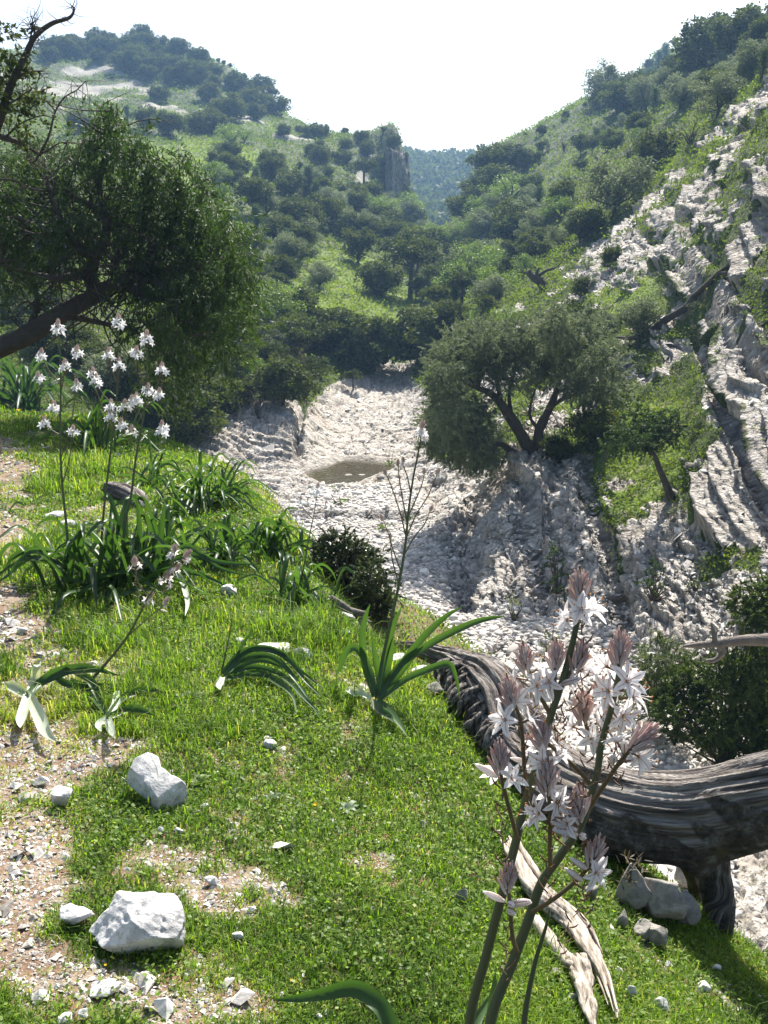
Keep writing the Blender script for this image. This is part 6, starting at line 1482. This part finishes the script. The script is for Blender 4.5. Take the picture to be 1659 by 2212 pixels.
    flare = [P(u, v, y_) for u, v, y_ in [(1150,1668,3.88),(1105,1600,4.02),(1085,1535,4.15),(1045,1480,4.35),(1005,1452,4.5),(965,1425,4.7),(900,1402,4.9),(850,1395,5.05)]]
    grain_tube(flare, [.15,.155,.14,.115,.085,.055,.035,.015], 200, 420, 7, .24, -.5, lambda t, th: .9+0*t, name='root', parent=e, origin=og, lumpy=.16)
    crest = catmull([P(u, v, y_) for u, v, y_ in [(985,1432,4.6),(1040,1452,4.4),(1085,1500,4.2),(1115,1560,4.02),(1120,1600,3.95)]], 24)
    foot = catmull([P(u, v, y_) for u, v, y_ in [(950,1470,4.5),(985,1520,4.3),(1010,1560,4.15),(1045,1600,4.0),(1068,1640,3.88)]], 24)
    fb = MB()
    for k in range(24):
        kk = float(np.clip(k+r.normal()*1.2, 0, 22.9)); i0 = int(kk); a_ = crest[i0]+(crest[i0+1]-crest[i0])*(kk-i0); kk = float(np.clip(k+r.normal()*1.6, 0, 22.9)); i0 = int(kk); b_ = foot[i0]+(foot[i0+1]-foot[i0])*(kk-i0); out_ = P(CX-240, 1500, 4.0)-P(CX, 1500, 4.0)
        for m_ in range(4):
            j = r.normal(size=3)*.022; m1 = a_*.62+b_*.38+np.array([-.055, -.05, .03])*r.uniform(.8, 1.3); m2 = a_*.25+b_*.75+np.array([-.045, -.05, .005])*r.uniform(.6, 1.3)
            tube(fb, [a_+np.array([.03, .03, -.03])+j, a_+j, m1+j, m2+j, b_+j+(0, 0, -.03*r.random())], np.array([.005, .008, .010, .009, .004])*r.uniform(.5, 1.5), 7, 22, rough=.3, seed=k*3+m_, var=.95, cap=True)
    fb.v = [x-og for x in fb.v]; o = fb.obj('root_fibres', m_log, e)
    co = np.empty(len(o.data.vertices)*3, np.float32); o.data.vertices.foreach_get('co', co); at = o.data.attributes.new('grain', 'FLOAT_VECTOR', 'POINT'); at.data.foreach_set('vector', co.reshape(-1, 3)[:, [2, 0, 1]].ravel()*np.float32(1))
    # the stub that props it
    pr = [P(u, v, y_) for u, v, y_ in [(1500,1790,3.5),(1530,1840,3.48),(1545,1890,3.47),(1552,1940,3.46),(1550,1990,3.44),(1540,2050,3.43)]]
    grain_tube(pr, [.10, .065, .052, .056, .058, .055], 90, 200, 12, .22, .5, lambda t, th: .62+.3*np.sin(th*2), name='prop_root', parent=e, origin=og, lumpy=.2)
    pr = [P(u, v, y_) for u, v, y_ in [(1450,1800,3.6),(1480,1850,3.62),(1500,1900,3.64),(1505,1960,3.66),(1500,2020,3.68)]]
    grain_tube(pr, [.06, .035, .03, .03, .03], 60, 120, 13, .2, .5, lambda t, th: .4+0*t, name='prop_root', parent=e, origin=og)
    tag(e, 'massive weathered grey dead log curving across the lower right', 'log')
    # splintered pale wood on the edge of the bank
    def splinters(name, pix, n, wid, label, seed, r0=.012, ln=1.0):
        r = np.random.default_rng(seed); mb = MB(); ctr = [hit(u, v) for u, v in pix]; c = catmull(ctr, 40); c[:, 2] += .05
        T = unit(np.gradient(c, axis=0)); A = unit(np.cross(T, (0, 0, 1))); B_ = np.cross(A, T)
        for k in range(n):
            a0 = r.uniform(0, .45*ln); a1 = min(1, a0+r.uniform(.35, .75)); i0, i1 = int(a0*39), int(a1*39)
            off = r.normal()*wid*.55; zf = r.uniform(-.3, .7)*wid*.5; idx = np.linspace(i0, i1, 7).astype(int)
            pts = [c[i]+A[i]*(off*(1-.3*j/6)+r.normal()*.004)+B_[i]*(zf+r.normal()*.003) for j, i in enumerate(idx)]
            tube(mb, pts, np.array([.3, 1, 1.1, 1, .9, .6, .15])*r0*r.uniform(.4, 1.3), 6, 26, rough=.35, seed=k+seed, var=.95)
        o = mb.obj(name, m_splint); co = np.empty(len(o.data.vertices)*3, np.float32); o.data.vertices.foreach_get('co', co); at = o.data.attributes.new('grain', 'FLOAT_VECTOR', 'POINT'); at.data.foreach_set('vector', co.reshape(-1, 3)[:, [1, 0, 2]].ravel())
        return tag(o, label, 'dead wood')
    m_splint, nt, out = mat('bleached_wood'); q = N(nt)
    uvw = q.n('ShaderNodeAttribute', attribute_name='grain').outputs['Vector']; st = q.n('ShaderNodeMapping', {'Vector': uvw, 'Scale': (6, 60.0, 60.0)}).outputs[0]
    g1 = q.noise(st, 1.5, 5, .6); c = q.ramp(g1, [(.34, (.10, .075, .055)), (.48, (.32, .27, .21)), (.66, (.56, .50, .43))])
    p = q.n('ShaderNodeBsdfPrincipled', {'Base Color': c, 'Roughness': .75, 'Specular IOR Level': .3, 'Normal': q.bump(g1, .006, .9)}); q.link(p.outputs[0], out.inputs[0])
    splinters('splintered_wood', [(1085,1835),(1125,1905),(1165,1965),(1225,2015),(1275,2085),(1310,2150),(1335,2235)], 30, .026, 'long bleached splintered wood lying down the bank edge under the flowers', 4)
    splinters('splintered_wood', [(1215,2075),(1250,2130),(1270,2190),(1285,2260)], 16, .024, 'shorter splintered wood at the bottom edge right of the nearest stalks', 5)
    mb = MB(); pts = [hit(u, v)+np.array([0, 0, .04]) for u, v in [(1155,2012),(1180,2050),(1205,2085),(1222,2110)]]; tube(mb, pts, [.016, .022, .020, .010], 12, 40, rough=.2, seed=3, var=.95)
    o = mb.obj('pale_branch', m_splint); co = np.empty(len(o.data.vertices)*3, np.float32); o.data.vertices.foreach_get('co', co); at = o.data.attributes.new('grain', 'FLOAT_VECTOR', 'POINT'); at.data.foreach_set('vector', co.reshape(-1, 3)[:, [1, 0, 2]].ravel()); tag(o, 'smooth rounded pale branch piece left of the splintered wood', 'dead wood')
    # dead branch reaching in at the right edge
    mb = MB(); Yd = 10.6
    for i, (pix, a, b_) in enumerate([([(1760,1385),(1659,1382),(1600,1384),(1545,1390),(1500,1394),(1475,1396)], .085, .012), ([(1545,1388),(1540,1360),(1536,1345)], .03, .01), ([(1556,1390),(1560,1410),(1545,1425),(1525,1428)], .05, .02), ([(1530,1392),(1524,1405),(1518,1402)], .012, .005)]):
        tube(mb, [P(u, v, Yd) for u, v in pix], np.linspace(a, b_, len(pix)), 10, 30, rough=.3, seed=i+20)
    tag(mb.obj('dead_branch', m_dead), 'grey dead branch reaching in from the right edge above the juniper bush', 'branch')
    # weathered log piece on the upper grass, brown patch, driftwood by the bush
    og = hit(280, 1090); pts = [P(u, v, og[1]+d) for u, v, d in [(232,1055,.3),(262,1066,.2),(290,1080,.0),(312,1105,-.1)]]
    o = grain_tube(pts, [.05, .075, .08, .05], 60, 120, 21, .3, 0, lambda t, th: .35+.5*np.sin(th), name='weathered_log', lumpy=.3); tag(o, 'short dark weathered log piece lying in the upper grass', 'log')
    mb = MB(); 
    for i, pix in enumerate([[(715,1290),(745,1310),(775,1330),(800,1345)], [(725,1308),(760,1320),(790,1325)], [(770,1325),(785,1350),(790,1362)]]):
        tube(mb, [P(u, v, 5.0) for u, v in pix], [.014, .018, .012, .006][:len(pix)], 7, 20, rough=.3, seed=i)
    tag(mb.obj('dry_branch', m_dead), 'forked dry grey branch in front of the round bush', 'branch')
    mb = MB(); tube(mb, [P(u, v, hit(430, 1960)[1]) for u, v in [(400,1965),(430,1962),(458,1966)]], [.02, .045, .02], 16, 30, rough=.6, seed=9)
    # dry grass head under the log
    r = np.random.default_rng(5); e = empty('dry_grass_head', P(1370, 1960, 3.2)); o_ = np.array(e.location); ms, mh = MB(), MB()
    tube(ms, [P(1345, 1985, 3.2)-o_, P(1358, 1920, 3.2)-o_, P(1368, 1860, 3.2)-o_], [.003, .002, .001], 5, 10)
    for k in range(46):
        c = P(1362+r.normal()*14, 1880+r.uniform(-32, 30), 3.2+r.normal()*.02)-o_; d = unit(r.normal(size=3)+(0, 0, .6)); ribbon(mh, [c, c+d*.015, c+d*.03], .006, seg=4, var=r.random())
    ms.obj('stem', m_brown, e); mh.obj('seed_head', m_brown, e); tag(e, 'dry brown seed head in front of the dark hollow under the log', 'dry plant')

# ================================================================ LIGHT, AIR
world = bpy.data.worlds.new('World'); SC.world = world; world.use_nodes = True
wn = world.node_tree; wn.nodes.clear()
sky = wn.nodes.new('ShaderNodeTexSky'); sky.sky_type = 'NISHITA'; sky.sun_disc = False
SUN_EL, SUN_AZ = math.radians(50), math.radians(14)     # azimuth clockwise from +Y
sky.sun_elevation = SUN_EL; sky.sun_rotation = SUN_AZ
sky.altitude = 300; sky.air_density = 1.2; sky.dust_density = 4.0; sky.ozone_density = 1.0
bg = wn.nodes.new('ShaderNodeBackground'); bg.inputs[1].default_value = .085
wo = wn.nodes.new('ShaderNodeOutputWorld'); wn.links.new(sky.outputs[0], bg.inputs[0]); wn.links.new(bg.outputs[0], wo.inputs[0])
sl = bpy.data.lights.new('sun', 'SUN'); sl.energy = 5.0; sl.angle = math.radians(.5); sl.color = (1.0, .95, .87)
so = bpy.data.objects.new('sun', sl); COL.objects.link(so)
dvec = Vector((-math.sin(SUN_AZ)*math.cos(SUN_EL), -math.cos(SUN_AZ)*math.cos(SUN_EL), -math.sin(SUN_EL)))
so.rotation_euler = dvec.to_track_quat('-Z', 'Y').to_euler(); so.location = (0, 0, 60)
SC.view_settings.view_transform = 'Standard'; SC.view_settings.look = 'None'; SC.view_settings.gamma = 1
SC.view_settings.exposure = 1.22
cy = SC.cycles; cy.use_denoising = True; cy.denoising_prefilter = 'ACCURATE'
cy.max_bounces = 8; cy.diffuse_bounces = 3; cy.glossy_bounces = 2; cy.transmission_bounces = 4; cy.transparent_max_bounces = 8; cy.volume_bounces = 0
cy.caustics_reflective = False; cy.caustics_refractive = False; cy.sample_clamp_indirect = 6
if not SKIP.get('haze'):
    hb = MB(); X0, X1, Y0, Y1, Z0, Z1 = -440, 440, -25, 440, float(GZ.min())-1.5, 75
    V = [(x, y, z) for x in (X0, X1) for y in (Y0, Y1) for z in (Z0, Z1)]
    hb.add(V, [[0, 1, 3, 2], [4, 6, 7, 5], [0, 4, 5, 1], [2, 3, 7, 6], [0, 2, 6, 4], [1, 5, 7, 3]])
    m_h = bpy.data.materials.new('haze'); m_h.use_nodes = True; nt = m_h.node_tree; nt.nodes.clear()
    oo = nt.nodes.new('ShaderNodeOutputMaterial'); pv = nt.nodes.new('ShaderNodeVolumePrincipled')
    pv.inputs['Color'].default_value = (.36, .62, 1.0, 1); pv.inputs['Density'].default_value = 0.00062; pv.inputs['Anisotropy'].default_value = .35
    nt.links.new(pv.outputs[0], oo.inputs['Volume'])
    h = hb.obj('haze', m_h, smooth=False); tag(h, kind='stuff')
